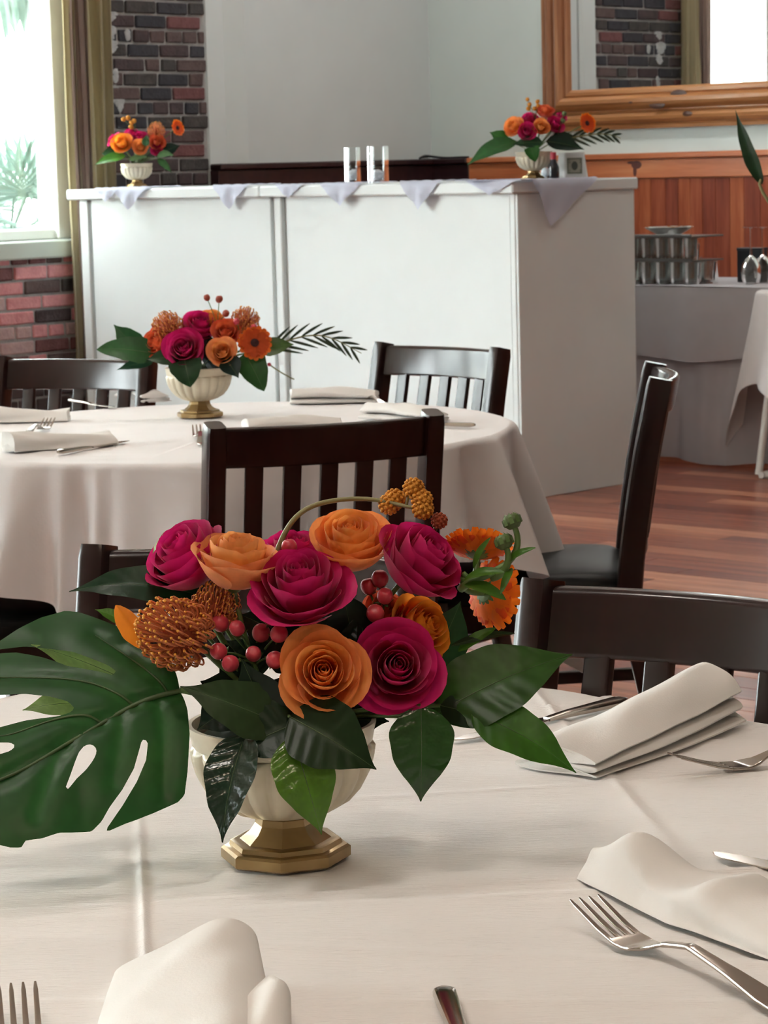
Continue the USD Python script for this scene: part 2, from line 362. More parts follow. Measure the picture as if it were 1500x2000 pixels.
# old lime smears down the pier beside the curtain
for (px, py, w, h) in ((218, 33, 24, 22), (212, 60, 26, 30), (220, 92, 22, 20), (226, 150, 14, 26), (228, 186, 16, 30), (236, 200, 14, 28), (250, 68, 10, 20)):
    s, z = onW(px, py)
    v, f = ball((0, 0, 0), 1.0, 2)
    v = v * V(w / 420 * 0.8, 0.0042, h / 420 * 0.65); v = v * (1 + 0.5 * (meshkit.noise(v * 90 + px, 5)[:, None] - 0.5))
    obj('lime_smear', (W(s, z, -0.0035) + v[:, :1] * E1 + v[:, 1:2] * E2 + v[:, 2:] * UP, f), MATS['lime_smear'], wl, smooth=True)

# windows
GL = {'t': ('transparent_bsdf', {'color': (0.96, 0.98, 0.97)}), 'g': ('glossy_bsdf', {'roughness': 0.01, 'color': (1, 1, 1)}), 'm': ('mix_closure', {'fac': 0.04})}
pane = usdkit.material(stage, '/World/Looks/window_glass', GL, [('t.BSDF', 'm.closure1'), ('g.BSDF', 'm.closure2')], surface='m.closure')
for k, (a, b) in enumerate(WIN):
    w = group_struct(f'window_{k + 1}')
    fw = 0.09; ZS = sill(a)
    obj('window_frame', wbox(a, a + fw, ZS, WT, -0.16, -0.02, 0.006), MATS['white_paint'], w)
    obj('window_frame', wbox(b - fw, b, ZS, WT, -0.16, -0.02, 0.006), MATS['white_paint'], w)
    obj('window_frame', wbox(a + fw, b - fw, WT - fw, WT, -0.16, -0.02, 0.006), MATS['white_paint'], w)
    obj('window_frame', wbox(a + fw, b - fw, ZS, ZS + 0.05, -0.16, -0.04, 0.006), MATS['white_paint'], w)
    obj('window_sill', wbox(a, b, ZS - 0.085, ZS - 0.001, -0.2, 0.03, 0.008), MATS['sill_paint'], w)
    obj('window_pane', wbox(a + fw - 0.01, b - fw + 0.01, ZS + 0.04, WT - fw + 0.01, -0.1, -0.094, 0.0005), pane, w)

# ceiling downlights: trim ring and a glowing disc
mat('lamp_trim', C(225, 222, 215), 0.4)
usdkit.material(stage, '/World/Looks/dining_fill_glow', {'e': ('emission', {'color': (1.0, 0.91, 0.82), 'strength': LAMP})}, surface='e.emission')
usdkit.material(stage, '/World/Looks/corner_fill_glow', {'e': ('emission', {'color': (1.0, 0.97, 0.93), 'strength': LAMP * 0.8})}, surface='e.emission')
def ceiling_lamp(p, glow, label, group=None):
    t = thing('ceiling_light', label, 'ceiling light', (p[0], p[1], HC), group=group)
    c = (p[0], p[1], HC)
    obj('trim_ring', lathe([(0.20, -0.012), (0.22, -0.012), (0.225, 0.0), (0.20, 0.0)], 32, c, closed=True), MATS['lamp_trim'], t, smooth=40)
    obj('diffuser', lathe([(0.199, -0.006), (0.199, -0.002)], 32, c), '/World/Looks/' + glow, t)
usdkit.material(stage, '/World/Looks/lamp_glow_warm', {'e': ('emission', {'color': (1.0, 0.80, 0.58), 'strength': LAMP * 1.1})}, surface='e.emission')
for x, y in ((-1.4, 2.3), (-0.7, 1.3), (-1.1, 5.5), (0.6, 6.0)): ceiling_lamp((x, y), 'dining_fill_glow', 'added unseen fill light in the ceiling above a dining table', 'added dining fill lights')  # unseen lamps added as fill to brighten the two tables
for x, y in ((-0.8, -0.7), (0.7, -0.7)): ceiling_lamp((x, y), 'lamp_glow_warm', 'round warm recessed downlight in the ceiling behind the camera', 'warm downlights')
for e1, e2 in ((1.3, 1.1), (1.3, 2.6), (1.3, 4.2)):  # unseen lamps added to wash the two corner walls with light
    q = K + E1 * e1 + E2 * e2; ceiling_lamp(q, 'corner_fill_glow', 'added unseen neutral fill light in the ceiling above the bar corner', 'added bar corner fill lights')

# ------------------------------------------------------------------ outdoors, seen through the first window and in the mirror
mat('yard_ground', vary=ramp2(C(150, 150, 130), C(190, 185, 165)), scale=(1, 1, 1), rough=0.95, space='world')
mat('house_paint', vary=ramp2(C(238, 240, 240), C(246, 248, 248)), scale=(1, 1, 1), rough=0.8, space='world')
mat('sky_pane', C(66, 88, 102), 0.35, spec=0.2)
mat('palm_green', vary=ramp2(C(76, 98, 88), C(104, 122, 112)), scale=(6, 6, 6), rough=0.5, trans=0.3, space='world')
mat('palm_bark', C(140, 120, 100), 0.9)
struct('ground', cbox((60, 60, 0.2), 0.001, K + E1 * 6 - E2 * 30.4 - UP * 0.2, E1, E2, UP), MATS['yard_ground'])
HN = -6.5
house = thing('house', 'white house across the yard with blue-reflecting paned windows, seen in the mirror', 'house', tuple(W(3.0, -0.1, HN)))
obj('wall', wbox(-8, 18, -0.1, 9, HN - 3, HN, 0.01), MATS['house_paint'], house)
def refl(px, py, n=0.06):
    """where the line of sight to a pixel of the mirror ends on the house front"""
    p = PN(px, py, K + E1 * n, E1); d = unit(p - CAM); d = d - 2 * (d @ E1) * E1
    q = p + d * ((HN - (p - K) @ E2) / (d @ E2)); return (q - K) @ E1, q[2]
s0, z0 = refl(1440, 168); s1, z1 = refl(1500, 62)
pw, ph, sg = 0.25, 0.27, (1 if s1 > s0 else -1)
for sc in (s0, s0 - sg * 2.6, s0 - sg * 5.2, s0 + sg * 2.6):
    fr = obj('house_window', wbox(*sorted((sc - sg * 0.12, sc + sg * (pw * 4 + 0.30))), z0 - 0.12, z0 + 4 * (ph + 0.05) + 0.05, HN, HN + 0.06, 0.01), MATS['house_paint'], house)
    for i in range(4):
        for j in range(4):
            a, b = sorted((sc + sg * (i * (pw + 0.05)), sc + sg * (i * (pw + 0.05) + pw)))
            obj('pane', wbox(a, b, z0 + j * (ph + 0.05), z0 + j * (ph + 0.05) + ph, HN + 0.05, HN + 0.075, 0.004), MATS['sky_pane'], fr)
def fan_palm(base, h, R, label, nf, seed, tilt=0.3):
    r = np.random.default_rng(seed)
    t = thing('fan_palm', label, 'palm', tuple(base))
    obj('trunk', tube(spline([base, base + V(0.02, 0, h * 0.5), base + V(0, 0, h)], 6), 0.06, 10), MATS['palm_bark'], t, smooth=40)
    for i in range(nf):
        az = r.uniform(0, 2 * np.pi); el = r.uniform(0.1, 1.2); d = V(math.cos(az) * math.cos(el), math.sin(az) * math.cos(el), math.sin(el))
        st = base + V(0, 0, h); hub = st + d * R * 0.55; ms = [tube([st, hub], 0.008, 5)]
        side = unit(np.cross(d, UP) + 1e-6); nrm = np.cross(side, d)
        for k in range(19):
            a = math.radians(-100 + 200 * k / 18); q = d * math.cos(a) + side * math.sin(a)
            L = R * (0.75 + 0.25 * math.cos(a)); tip = hub + q * L - UP * 0.12 * L; mid = hub + q * L * 0.55; wv = np.cross(q, nrm) * 0.018 * R / 0.6
            v = np.array([hub, mid - wv, mid + wv, tip, mid + nrm * 0.012]); ms.append((v, np.array([[0, 1, 4], [0, 4, 2], [1, 3, 4], [4, 3, 2]])))
        obj('frond', join(*ms), MATS['palm_green'], t)
_p = PN(20, 465, K - E2 * 1.6, E2); fan_palm(V(_p[0], _p[1], _p[2] - 0.55), 0.55, 0.5, 'pale fan palm outside the left window, spiky fronds near the sill', 12, 5)
_p = PN(90, 455, K - E2 * 3.4, E2); fan_palm(V(_p[0], _p[1], _p[2] - 0.7), 0.7, 0.55, 'fan palm further out in the yard beyond the left window', 10, 9)
# hanging leaves at the top of the pane
br = PN(60, -30, K - E2 * 0.9, E2)
t = thing('hanging_branch', 'drooping leafy branch at the top of the left window', 'branch', tuple(br))
obj('twig', tube(spline([br + E1 * 0.8 + UP * 0.15, br, br - E1 * 0.5 - UP * 0.02], 10), 0.008, 6), MATS['palm_bark'], t)
for k in range(14):
    p = br + E1 * rng.uniform(-0.2, 0.3); L = rng.uniform(0.16, 0.3); d = unit(V(rng.uniform(-.3, .3), rng.uniform(-.3, .3), -1)); w = 0.035
    s = [p, p + d * L * .3 + E1 * w, p + d * L * .65 + E1 * w * .8, p + d * L, p + d * L * .65 - E1 * w * .8, p + d * L * .3 - E1 * w, p + d * L * .45 + E2 * 0.012]
    obj('leaf', (np.array(s), np.array([[0, 1, 6], [1, 2, 6], [2, 3, 6], [3, 4, 6], [4, 5, 6], [5, 0, 6]])), MATS['palm_green'], t)

# curtain beside the window
mat('curtain_silk', vary=[(0.35, C(160, 148, 114)), (0.65, C(186, 174, 140))], scale=(3, 3, 0.6), rough=0.38, sheen=0.3, trans=0.35, bump=0.0006, bump_scale=(300, 300, 60), space='world')
mat('curtain_lining', C(138, 118, 110), 0.6, trans=0.3)
sA, sB = onW(216, 200, 0.08)[0], onW(118, 200, 0.08)[0]
ct = thing('curtain', 'floor-length olive gold silk curtain hanging beside the left window', 'curtain', tuple(W((sA + sB) / 2, 0.02, 0.08)))
def drape(sa, sb, nf, amp, n0, ph, z0, z1, seed):
    u = np.linspace(0, 1, nf * 14); zz = np.linspace(z0, z1, 26); P = []
    for z in zz:
        k = (z - z0) / (z1 - z0); sq = 1 - 0.06 * math.sin(k * 3)
        nn = n0 + amp * np.sin(2 * np.pi * nf * u + ph + 0.7 * np.sin(3 * u + 1.3 * k)) * (0.75 + 0.25 * np.sin(5 * u + seed)) + 0.006 * np.sin(9 * k + 7 * u)
        ss = (sa + sb) / 2 + (u - 0.5) * (sb - sa) * sq + 0.012 * np.sin(4 * np.pi * nf * u + ph)
        P.append([W(a, z, b) for a, b in zip(ss, nn)])
    return grid(P)
obj('panel', drape(sA, sB - 0.02, 4, 0.042, 0.09, 0.4, 0.02, 2.95, 1), MATS['curtain_silk'], ct, smooth=True)
obj('lining', drape(sA + 0.15, sA + 0.26, 2, 0.018, 0.112, 1.0, 0.02, 2.95, 4), MATS['curtain_lining'], ct, smooth=True)
obj('rod', tube([W(sA - 0.1, 2.98, 0.09), W(sB + 2.0, 2.98, 0.09)], 0.014, 10), MATS['palm_bark'], ct)

# mirror
woodmat('pine_frame', (150, 96, 56), (184, 126, 78), (206, 152, 102), rough=0.3, coat=0.3, rot=(0, 0, math.atan2(-E2[1], E2[0])), scale=(1.5, 24, 24), space='world')
woodmat('pine_frame_upright', (128, 82, 58), (156, 104, 72), (190, 138, 98), rough=0.3, coat=0.3, rot=(0, 0, math.atan2(-E2[1], E2[0])), scale=(24, 24, 1.5), space='world')
woodmat('pine_knot', (70, 44, 34), (88, 56, 42), (104, 70, 52), rough=0.35, space='world')
usdkit.material(stage, '/World/Looks/mirror_glass', {'g': ('glossy_bsdf', {'color': (0.86, 0.88, 0.88), 'roughness': 0.0})}, surface='g.BSDF')
ms0, mz0 = onM(1062, 258, 0.03); msi, mzi = onM(1133, 176, 0.03); fw = msi - ms0; fh = mzi - mz0
ms1, mz1 = ms0 + 2.6, mz0 + 1.9
mir = thing('mirror', 'large wall mirror in a wide moulded pine frame above the wainscot', 'mirror', tuple(M((ms0 + ms1) / 2, mz0, 0.03)))
prof = [(0, 0), (0, 0.03), (.08, .032), (.12, .026), (.15, .040), (.22, .056), (.30, .060), (.38, .052), (.44, .034), (.47, .034), (.50, .056), (.56, .078), (.64, .090), (.73, .090), (.80, .074), (.83, .056), (.86, .066), (.94, .066), (1.0, .052), (1.0, 0)]
def fram(p0, p1, inward, w, flip0=1, flip1=1):
    """moulded board from p0 to p1 (outer edge), mitred"""
    d = unit(p1 - p0); rings = []
    for p, sg in ((p0, 1), (p1, -1)):
        rings.append([p + inward * (a * w) + d * sg * (a * w) + E1 * (b + 0.0) for a, b in prof])
    return loft(rings)
def MM(s, z): return M(s, z, 0.005)
obj('frame_rail', fram(MM(ms0, mz0), MM(ms1, mz0), UP, fh), MATS['pine_frame'], mir, smooth=14)
obj('frame_rail', fram(MM(ms1, mz1), MM(ms0, mz1), -UP, fh), MATS['pine_frame'], mir, smooth=14)
obj('frame_stile', fram(MM(ms0, mz1), MM(ms0, mz0), E2, fh), MATS['pine_frame_upright'], mir, smooth=14)
obj('frame_stile', fram(MM(ms1, mz0), MM(ms1, mz1), -E2, fh), MATS['pine_frame_upright'], mir, smooth=14)
obj('mirror_glass', mbox(ms0 + fh * 0.8, ms1 - fh * 0.8, mz0 + fh * 0.8, mz1 - fh * 0.8, 0.045, 0.055, 0.001), '/World/Looks/mirror_glass', mir)
for px, py, w in ((1327, 184, 0.05), (1285, 204, 0.05), (1340, 222, 0.03), (1236, 200, 0.012)):
    s, z = onM(px, py, 0.075); v, f = ball((0, 0, 0), 1.0, 2); v = v * V(w, 0.004, w * 0.45)
    k = (z - mz0) / fh; nn = np.interp(k, [a for a, b in prof[1:-1]], [b for a, b in prof[1:-1]]) + 0.005
    obj('knot', (M(s, z, nn) + v[:, :1] * E2 + v[:, 1:2] * E1 + v[:, 2:] * UP, f), MATS['pine_knot'], mir, smooth=True)
# ------------------------------------------------------------------ bar
B0 = PZ(1016, 978, 0.0)                                   # near bottom corner
FD, SD = V(-math.sqrt(.5), math.sqrt(.5), 0), V(math.sqrt(.5), math.sqrt(.5), 0)
HB = PN(1000, 354, B0, unit(V(0.1, -1, 0)))[2]            # height of the top
BL = np.linalg.solve(np.array([FD[:2], -ray(160, 500)[:2]]).T, -B0[:2])[0]
BD = np.linalg.solve(np.array([SD[:2], -ray(1238, 640)[:2]]).T, -B0[:2])[0]
FN = -SD                                                  # out of the front
def B(a, z, n=0.0): return B0 + FD * a + UP * z + FN * n
def bbx(a0, a1, z0, z1, n0, n1, c=0.003): return cbox((a1 - a0, n1 - n0, z1 - z0), c, B((a0 + a1) / 2, (z0 + z1) / 2, (n0 + n1) / 2), FD, FN, UP)
def onB(px, py, n=0.0): p = PN(px, py, B0 + FN * n, FN); return (p - B0) @ FD, p[2]
SLAB = 0.047
bar = thing('bar_counter', 'long white painted portable bar counter with a plain overhanging top', 'bar', tuple(B(BL / 2, 0, -BD / 2)))
P_ = MATS['bar_paint']
obj('body', bbx(0.004, BL - 0.004, 0, HB - SLAB, -BD, -0.02), P_, bar)
a1, a2, a3, a4 = onB(562, 500)[0], onB(553, 500)[0], onB(540, 500)[0], onB(530, 500)[0]
ap = onB(997, 500)[0]; al = onB(181, 500)[0]; al2 = onB(176, 500)[0]
zt = HB - SLAB - 0.001
obj('corner_stile', bbx(0, ap, 0.0, zt, -0.02, 0.0), P_, bar)
obj('front_panel', bbx(ap + 0.001, a1, 0.0, zt, -0.02, -0.002, 0.0015), P_, bar)
obj('centre_stile', bbx(a2, a3, 0.0, zt, -0.02, 0.006, 0.004), P_, bar)
obj('front_panel', bbx(a4, al, 0.0, zt, -0.02, -0.002, 0.0015), P_, bar)
obj('end_stile', bbx(al2, BL, 0.0, zt, -0.02, 0.004, 0.004), P_, bar)
obj('side_panel', cbox((0.012, BD - 0.004, zt), 0.002, B(-0.005, zt / 2, -BD / 2 - 0.002), FD, FN, UP), P_, bar)
ac = onB(517, 372)[0]
obj('countertop', bbx(-0.022, ac - 0.0012, HB - SLAB, HB, -BD - 0.015, 0.035, 0.006), P_, bar)
obj('countertop', bbx(ac + 0.0012, BL + 0.055, HB - SLAB, HB, -BD - 0.015, 0.035, 0.006), P_, bar)

mat('napkin_sheer', C(204, 207, 222), 0.9, trans=0.3, bump=0.0006, bump_scale=(160, 160, 160))
def corner_napkin(edge0, along, out, drop, half, label, seed, z, skew=0.0):
    """a square napkin laid cornerwise on the top; its front corner hangs over the edge. half: half its width at the edge"""
    n = 26; side = half * math.sqrt(2) * 1.9; k = drop / half; P = np.zeros((n, n, 3)); R = 0.006
    for i, a in enumerate(np.linspace(0, 1, n)):
        for j, b in enumerate(np.linspace(0, 1, n)):
            x = (a - b) * side / math.sqrt(2); y = (a + b) * side / math.sqrt(2) * k - drop      # y < 0 hangs
            w = 0.002 * math.sin(60 * a + seed) * math.cos(43 * b + 2 * seed)
            if y > 0: p = edge0 + along * x - out * min(y, 0.34) + UP * (z + 0.004 + 0.0015 * seed % 0.004 + abs(w) * 1.5)
            else:
                q = -y; f = min(q / R, 1.5708); m = max(0, q - R * 1.5708)
                p = edge0 + along * (x + skew * m) + out * (R * math.sin(f) + 0.004 + abs(w) + 0.25 * min(m, 0.04) * (0.5 + 0.5 * math.cos(x / half * 8 + seed))) + UP * (z + 0.004 - R * (1 - math.cos(f)) - m)
            P[i, j] = p
    return P
nap_lab = ['tiny napkin corner hanging by the far left end of the bar', 'white napkin hanging point-down below the left bar vase', 'white napkin point hanging near the crack in the bar top', 'small napkin point hanging above the bar centre stile',
           'white napkin point hanging beneath the two glass cylinders', 'white napkin point hanging over the middle of the right bar panel', 'wide flat napkin edge hanging beside the bar front corner']
for k, (px, py, hw) in enumerate(((212, 398, 25), (256, 413, 36), (452, 412, 35), (567, 391, 28), (668, 406, 42), (822, 414, 40), (962, 385, 52))):
    a, zz = onB(px, py, 0.037); drop = max(HB - zz, 0.05); half = abs(onB(px + hw, py, 0.037)[0] - a)
    e = B(a, 0, 0.036)
    P = corner_napkin(e, -FD, FN, drop, half, '', k, HB)
    single('napkin', grid(P), MATS['napkin_sheer'], nap_lab[k], 'napkin', smooth=True, group='napkins over the bar edge')
e = PN(1100, 352, B0 - FD * 0.024, FD); e = V(e[0], e[1], 0)
tipz = PN(1068, 445, B0 - FD * 0.024, FD)
P = corner_napkin(e, SD, -FD, HB - tipz[2], 0.20, '', 11, HB, skew=((tipz - e) @ SD) / (HB - tipz[2]))
single('napkin', grid(P), MATS['napkin_sheer'], 'napkin hanging point-down over the shaded right side of the bar', 'napkin', smooth=True, group='napkins over the bar edge')

# things on the bar
mat('glass_grey', C(225, 232, 236), 0.02)
usdkit.material(stage, '/World/Looks/clear_glass', {'g': ('principled_bsdf', {'base_color': (0.96, 0.98, 0.98), 'roughness': 0.02, 'transmission_weight': 1.0, 'ior': 1.45})}, surface='g.BSDF')
usdkit.material(stage, '/World/Looks/tumbler_glass', {'g': ('principled_bsdf', {'base_color': (0.84, 0.88, 0.86), 'roughness': 0.03, 'transmission_weight': 1.0, 'ior': 1.5})}, surface='g.BSDF')
usdkit.material(stage, '/World/Looks/frosted_jar', {'g': ('principled_bsdf', {'base_color': (0.88, 0.9, 0.9), 'roughness': 0.25, 'transmission_weight': 0.55, 'ior': 1.3})}, surface='g.BSDF')
mat('paper_white', C(232, 234, 240), 0.9, trans=0.2)
def on_top(px, py, dep): p = PN(px, py, B0 + FD * dep, FD); return V(p[0], p[1], HB)
cyl_n = 0.10
def cylinder_vase(px0, px1, ytop, label):
    a = onB((px0 + px1) / 2, 355, -0.13)[0]; c = B(a, HB, -0.13); d = c[1]
    r = (px1 - px0) / 2 / F * d; h = PY((px0 + px1) / 2, ytop, d)[2] - HB
    t = thing('glass_cylinder', label, 'vase', tuple(c), group='glass cylinders on the bar')
    obj('glass', lathe([(0.0001, 0.002), (r, 0.002), (r, h), (r - 0.007, h), (r - 0.007, 0.012), (0.0001, 0.012)], 32, c), '/World/Looks/clear_glass', t, smooth=35)
    rr = np.random.default_rng(int(px0)); v, f = ball((0, 0, 0), 1, 2)
    v = v * (1 + 0.8 * (meshkit.noise(v * 2.5, int(px0))[:, None] - 0.5)) * V(r * .6, r * .6, 0.022) + c + UP * 0.036
    obj('crumpled_tissue', (v, f), MATS['paper_white'], t)
cylinder_vase(673, 705, 288, 'narrower clear glass cylinder, the left one of the pair on the bar')
cylinder_vase(718, 760, 286, 'wider clear glass cylinder, the right one of the pair on the bar')
mat('bottle_black', C(24, 26, 36), 0.15, coat=0.5); mat('bottle_red', C(170, 40, 60), 0.4); mat('knob_glass', C(190, 200, 208), 0.1)
c = on_top(1081, 350, 0.07); d = c[1]; r = 11.5 / F * d
t = thing('wine_bottle', 'small dark bottle with a red capsule beside the tip jar', 'bottle', tuple(c))
hbt = PY(1085, 297, d)[2] - HB
obj('body', lathe([(r * .9, 0), (r, .004), (r, hbt * .42), (r * .85, hbt * .52), (r * .55, hbt * .64), (r * .5, hbt * .74)], 24, c + UP * 0.001), MATS['bottle_black'], t, smooth=40)
obj('capsule', lathe([(r * .52, hbt * .74), (r * .52, hbt * .97), (r * .45, hbt)], 24, c), MATS['bottle_red'], t, smooth=40)
c2 = on_top(1066, 350, 0.055); rr = 9 / F * c2[1]
t = thing('stopper', 'round glass stopper standing between vase and dark bottle', 'stopper', tuple(c2))
obj('ball', ball(c2 + UP * (rr + 0.012), rr, 3), MATS['knob_glass'], t, smooth=True)
obj('base', lathe([(rr * .6, 0.001), (rr * .6, .004), (rr * .3, .008), (rr * .3, .016)], 20, c2), MATS['knob_glass'], t, smooth=40)
# tip jar: a tapered square jar with a banknote in front
c = on_top(1117, 350, 0.10); d = c[1] - 0.04; w = 53 / F * d; hj = PY(1115, 298, d)[2] - HB
t = thing('tip_jar', 'clear tapered tip jar with a dollar bill in front', 'jar', tuple(c))
jar_ax, jar_n = unit(V(0.97, 0.24, 0)), unit(V(0.24, -0.97, 0))
def jr(w2, z): s = rrect(w2, w2, 0.12, 4); return c + s[:, :1] * jar_ax + s[:, 1:] * jar_n + UP * z
obj('jar', loft([jr(w, 0.002), jr(w * 0.78, hj), jr(w * 0.74, hj), jr(w * 0.94, 0.008)]), '/World/Looks/frosted_jar', t, smooth=35)
mat('bill_paper', C(150, 152, 138), 0.8); mat('bill_ink', C(84, 92, 84), 0.8)
bw, bh = 31 / F * d, 31 / F * d
bc = c + jar_n * (w * 0.50) + UP * (0.008 + bh / 2 + 0.012) - jar_ax * 0.006
bill = obj('dollar_bill', cbox((bw, 0.0012, bh), 0.0004, bc, jar_ax, jar_n, UP), MATS['bill_paper'], t)
def flat(shape, dx, dz, n):
    ms = []
    for g in getattr(shape, 'geoms', [shape]):
        m = trimesh.creation.extrude_polygon(g, 0.0006, engine='earcut'); v = np.array(m.vertices)
        ms.append((bc + (v[:, :1] + dx) * jar_ax + (v[:, 1:2] + dz) * UP + (v[:, 2:] + 0.0006) * jar_n, np.array(m.faces)[:, ::-1]))
    return join(*ms)
rim = Polygon([(-bw * .47, -bh * .46), (bw * .47, -bh * .46), (bw * .47, bh * .46), (-bw * .47, bh * .46)])
ovl = affinity.scale(Point(0, 0).buffer(1), bw * .2, bh * .27)
obj('printed_border', join(flat(rim.difference(rim.buffer(-bw * .045)), 0, 0, 0), flat(ovl, 0, 0, 0)), MATS['bill_ink'], bill)
for dx, dz in ((-.36, .30), (.36, .30), (-.36, -.32), (.36, -.32)):
    m = meshkit.text_mesh('1', bh * .2, 0.0006); v = np.array(m.vertices); v[:, 0] -= v[:, 0].mean(); v[:, 1] -= v[:, 1].mean()
    obj('numeral', (bc + (v[:, :1] + dx * bw) * jar_ax + (v[:, 1:2] + dz * bh) * UP + (v[:, 2:] + 0.0006) * jar_n, np.array(m.faces)), MATS['bill_ink'], bill)
# black cable along the ledge
mat('cable_black', C(24, 26, 34), 0.5)
cb = []
for px, py in ((819, 310), (826, 306), (838, 305), (862, 308), (885, 308), (915, 307)):
    s, z = onM(px, py, 0.03) if px > 837 else onW(px, py, 0.06); cb.append((M(s, z, 0.03) if px > 837 else W(s, z, 0.06)))
single('cable', tube(spline(cb, 40), 0.006, 8), MATS['cable_black'], 'thin black cable lying along the dark ledge in the corner', 'cable', smooth=True)

# ------------------------------------------------------------------ side table with glasses
mat('cloth_grey', vary=ramp2(C(176, 174, 178), C(186, 184, 188)), scale=(4, 4, 4), rough=0.9, bump=0.0006, bump_scale=(220, 220, 220))
mat('table_wood', C(110, 80, 60), 0.5); mat('metal_grey', C(120, 120, 120), 0.4, metal=0.8)
TZ = 0.762
Q0 = PZ(1239, 557.5, TZ); TD = E2; TN = V(TD[1], -TD[0], 0); TN = TN if TN[1] < 0 else -TN
wd = abs((Q0 - K) @ E1); print('buffet to wall', wd); TW = min(0.76, wd - 0.10)
TS0, TS1 = -0.75, 1.75
def T(s, z, n=0.0): return Q0 + TD * s + UP * (z - TZ) + TN * n
st = thing('buffet_table', 'long buffet table against the wainscot, hidden beneath grey cloth', 'table', tuple(T(0.4, 0, -TW / 2)))
obj('tabletop', cbox((TS1 - TS0 - 0.04, TW - 0.04, 0.025), 0.004, T((TS0 + TS1) / 2, TZ - 0.017, -TW / 2), TD, TN, UP), MATS['table_wood'], st)
for s in (TS0 + 0.1, TS1 - 0.1):
    for n in (-0.1, -TW + 0.1): obj('leg', tube([T(s, 0.0, n), T(s, TZ - 0.03, n)], 0.016, 8), MATS['metal_grey'], st)
def skirt(zb, amp, n0, seed, s0=TS0, s1=TS1):
    u = np.linspace(s0, s1, 260); P = []
    for z in np.linspace(TZ - 0.004, zb, 24):
        k = (TZ - z) / TZ
        w = amp * k ** 0.7 * (np.sin(u * 17 + seed) + 0.6 * np.sin(u * 31 + 2 * seed + 3 * k) + 0.4 * np.sin(u * 53 + seed))
        hem = 0.012 * np.sin(u * 9 + seed) * (z < zb + 0.02)
        P.append(Q0 + u[:, None] * TD + (n0 + w + 0.02 * k)[:, None] * TN + (z - TZ + hem)[:, None] * UP)
    return P
side_cloth = thing('tablecloth', 'grey cloth draping the buffet table down to the floor', 'tablecloth', tuple(T(0.4, 0, -TW / 2)))
top = [[T(s, TZ - 0.001 + 0.0015 * math.sin(s * 7 + n * 9), n) for s in np.linspace(TS0, TS1, 60)] for n in np.linspace(-TW, 0.002, 12)]
obj('top_cloth', grid(top), MATS['cloth_grey'], side_cloth, smooth=True)
ov = skirt(0.455, 0.012, 0.016, 2.0); obj('overlay', grid(ov), MATS['cloth_grey'], side_cloth, smooth=True)
obj('skirt', grid(skirt(0.02, 0.018, -0.020, 1.1)), MATS['cloth_grey'], side_cloth, smooth=True)

# stacked tumblers in two tiers with trays
def tumbler(label, c):
    t = thing('tumbler', label, 'glass', tuple(c), group='stacked tumblers on the buffet table')
    r, h = 0.036, 0.092
    obj('glass', lathe([(0.0001, 0), (r * .86, 0), (r, h), (r - .0045, h), (r * .86 - .0045, .014), (0.0001, .012)], 20, c), '/World/Looks/tumbler_glass', t, smooth=35)
    return t
mat('tray_steel', C(110, 110, 108), 0.35, metal=0.7)
ts = []
for px in (1243, 1385):
    p = PN(px, 540, T(0, 0, -0.14), TN); ts.append((p - Q0) @ TD)
ts0, ts1 = ts[0] - 0.12, ts[1]
proto = None; tier_z = TZ + 0.002
nx = int((ts1 - ts0) / 0.076)
for tier in range(2):
    for row in range(3):
        for i in range(nx - (1 if tier and row else 0)):
            c = T(ts0 + 0.038 + i * 0.076 + (0, .026, -.016)[row], tier_z, -0.14 - row * 0.08)
            lab = ('clear tumbler in the upper tier of stacked glasses', 'clear tumbler in the lower tier of stacked glasses')[1 - tier]
            if proto is None: proto = tumbler(lab, c)
            else: dup(proto, lab, c, group=f'{"upper" if tier else "lower"} tier of tumblers')
    tz = tier_z + 0.095
    tr = thing('tray', ('thin steel tray between the two tiers of tumblers', 'thin steel tray lying on top of the stacked tumblers')[tier], 'tray', tuple(T((ts0 + ts1) / 2, tz, -0.22)))
    obj('tray_plate', cbox((ts1 - ts0 - 0.06, 0.24, 0.006), 0.002, T((ts0 + ts1) / 2 - 0.03, tz + 0.003, -0.22), TD, TN, UP), MATS['tray_steel'], tr)
    obj('tray_lip', cbox((ts1 - ts0 - 0.06, 0.006, 0.012), 0.002, T((ts0 + ts1) / 2 - 0.03, tz + 0.009, -0.098), TD, TN, UP), MATS['tray_steel'], tr)
    tier_z = tz + 0.008
tag(proto, group='lower tier of tumblers')
bw_ = thing('glass_bowl', 'shallow glass dish on top of the stacked tumblers', 'bowl', tuple(T(ts0 + 0.24, tier_z, -0.22)))
obj('glass', lathe([(0.0001, 0.001), (0.05, 0.001), (0.11, 0.034), (0.106, 0.036), (0.048, 0.006), (0.0001, 0.006)], 32, T(ts0 + 0.24, tier_z, -0.22)), '/World/Looks/clear_glass', bw_, smooth=40)
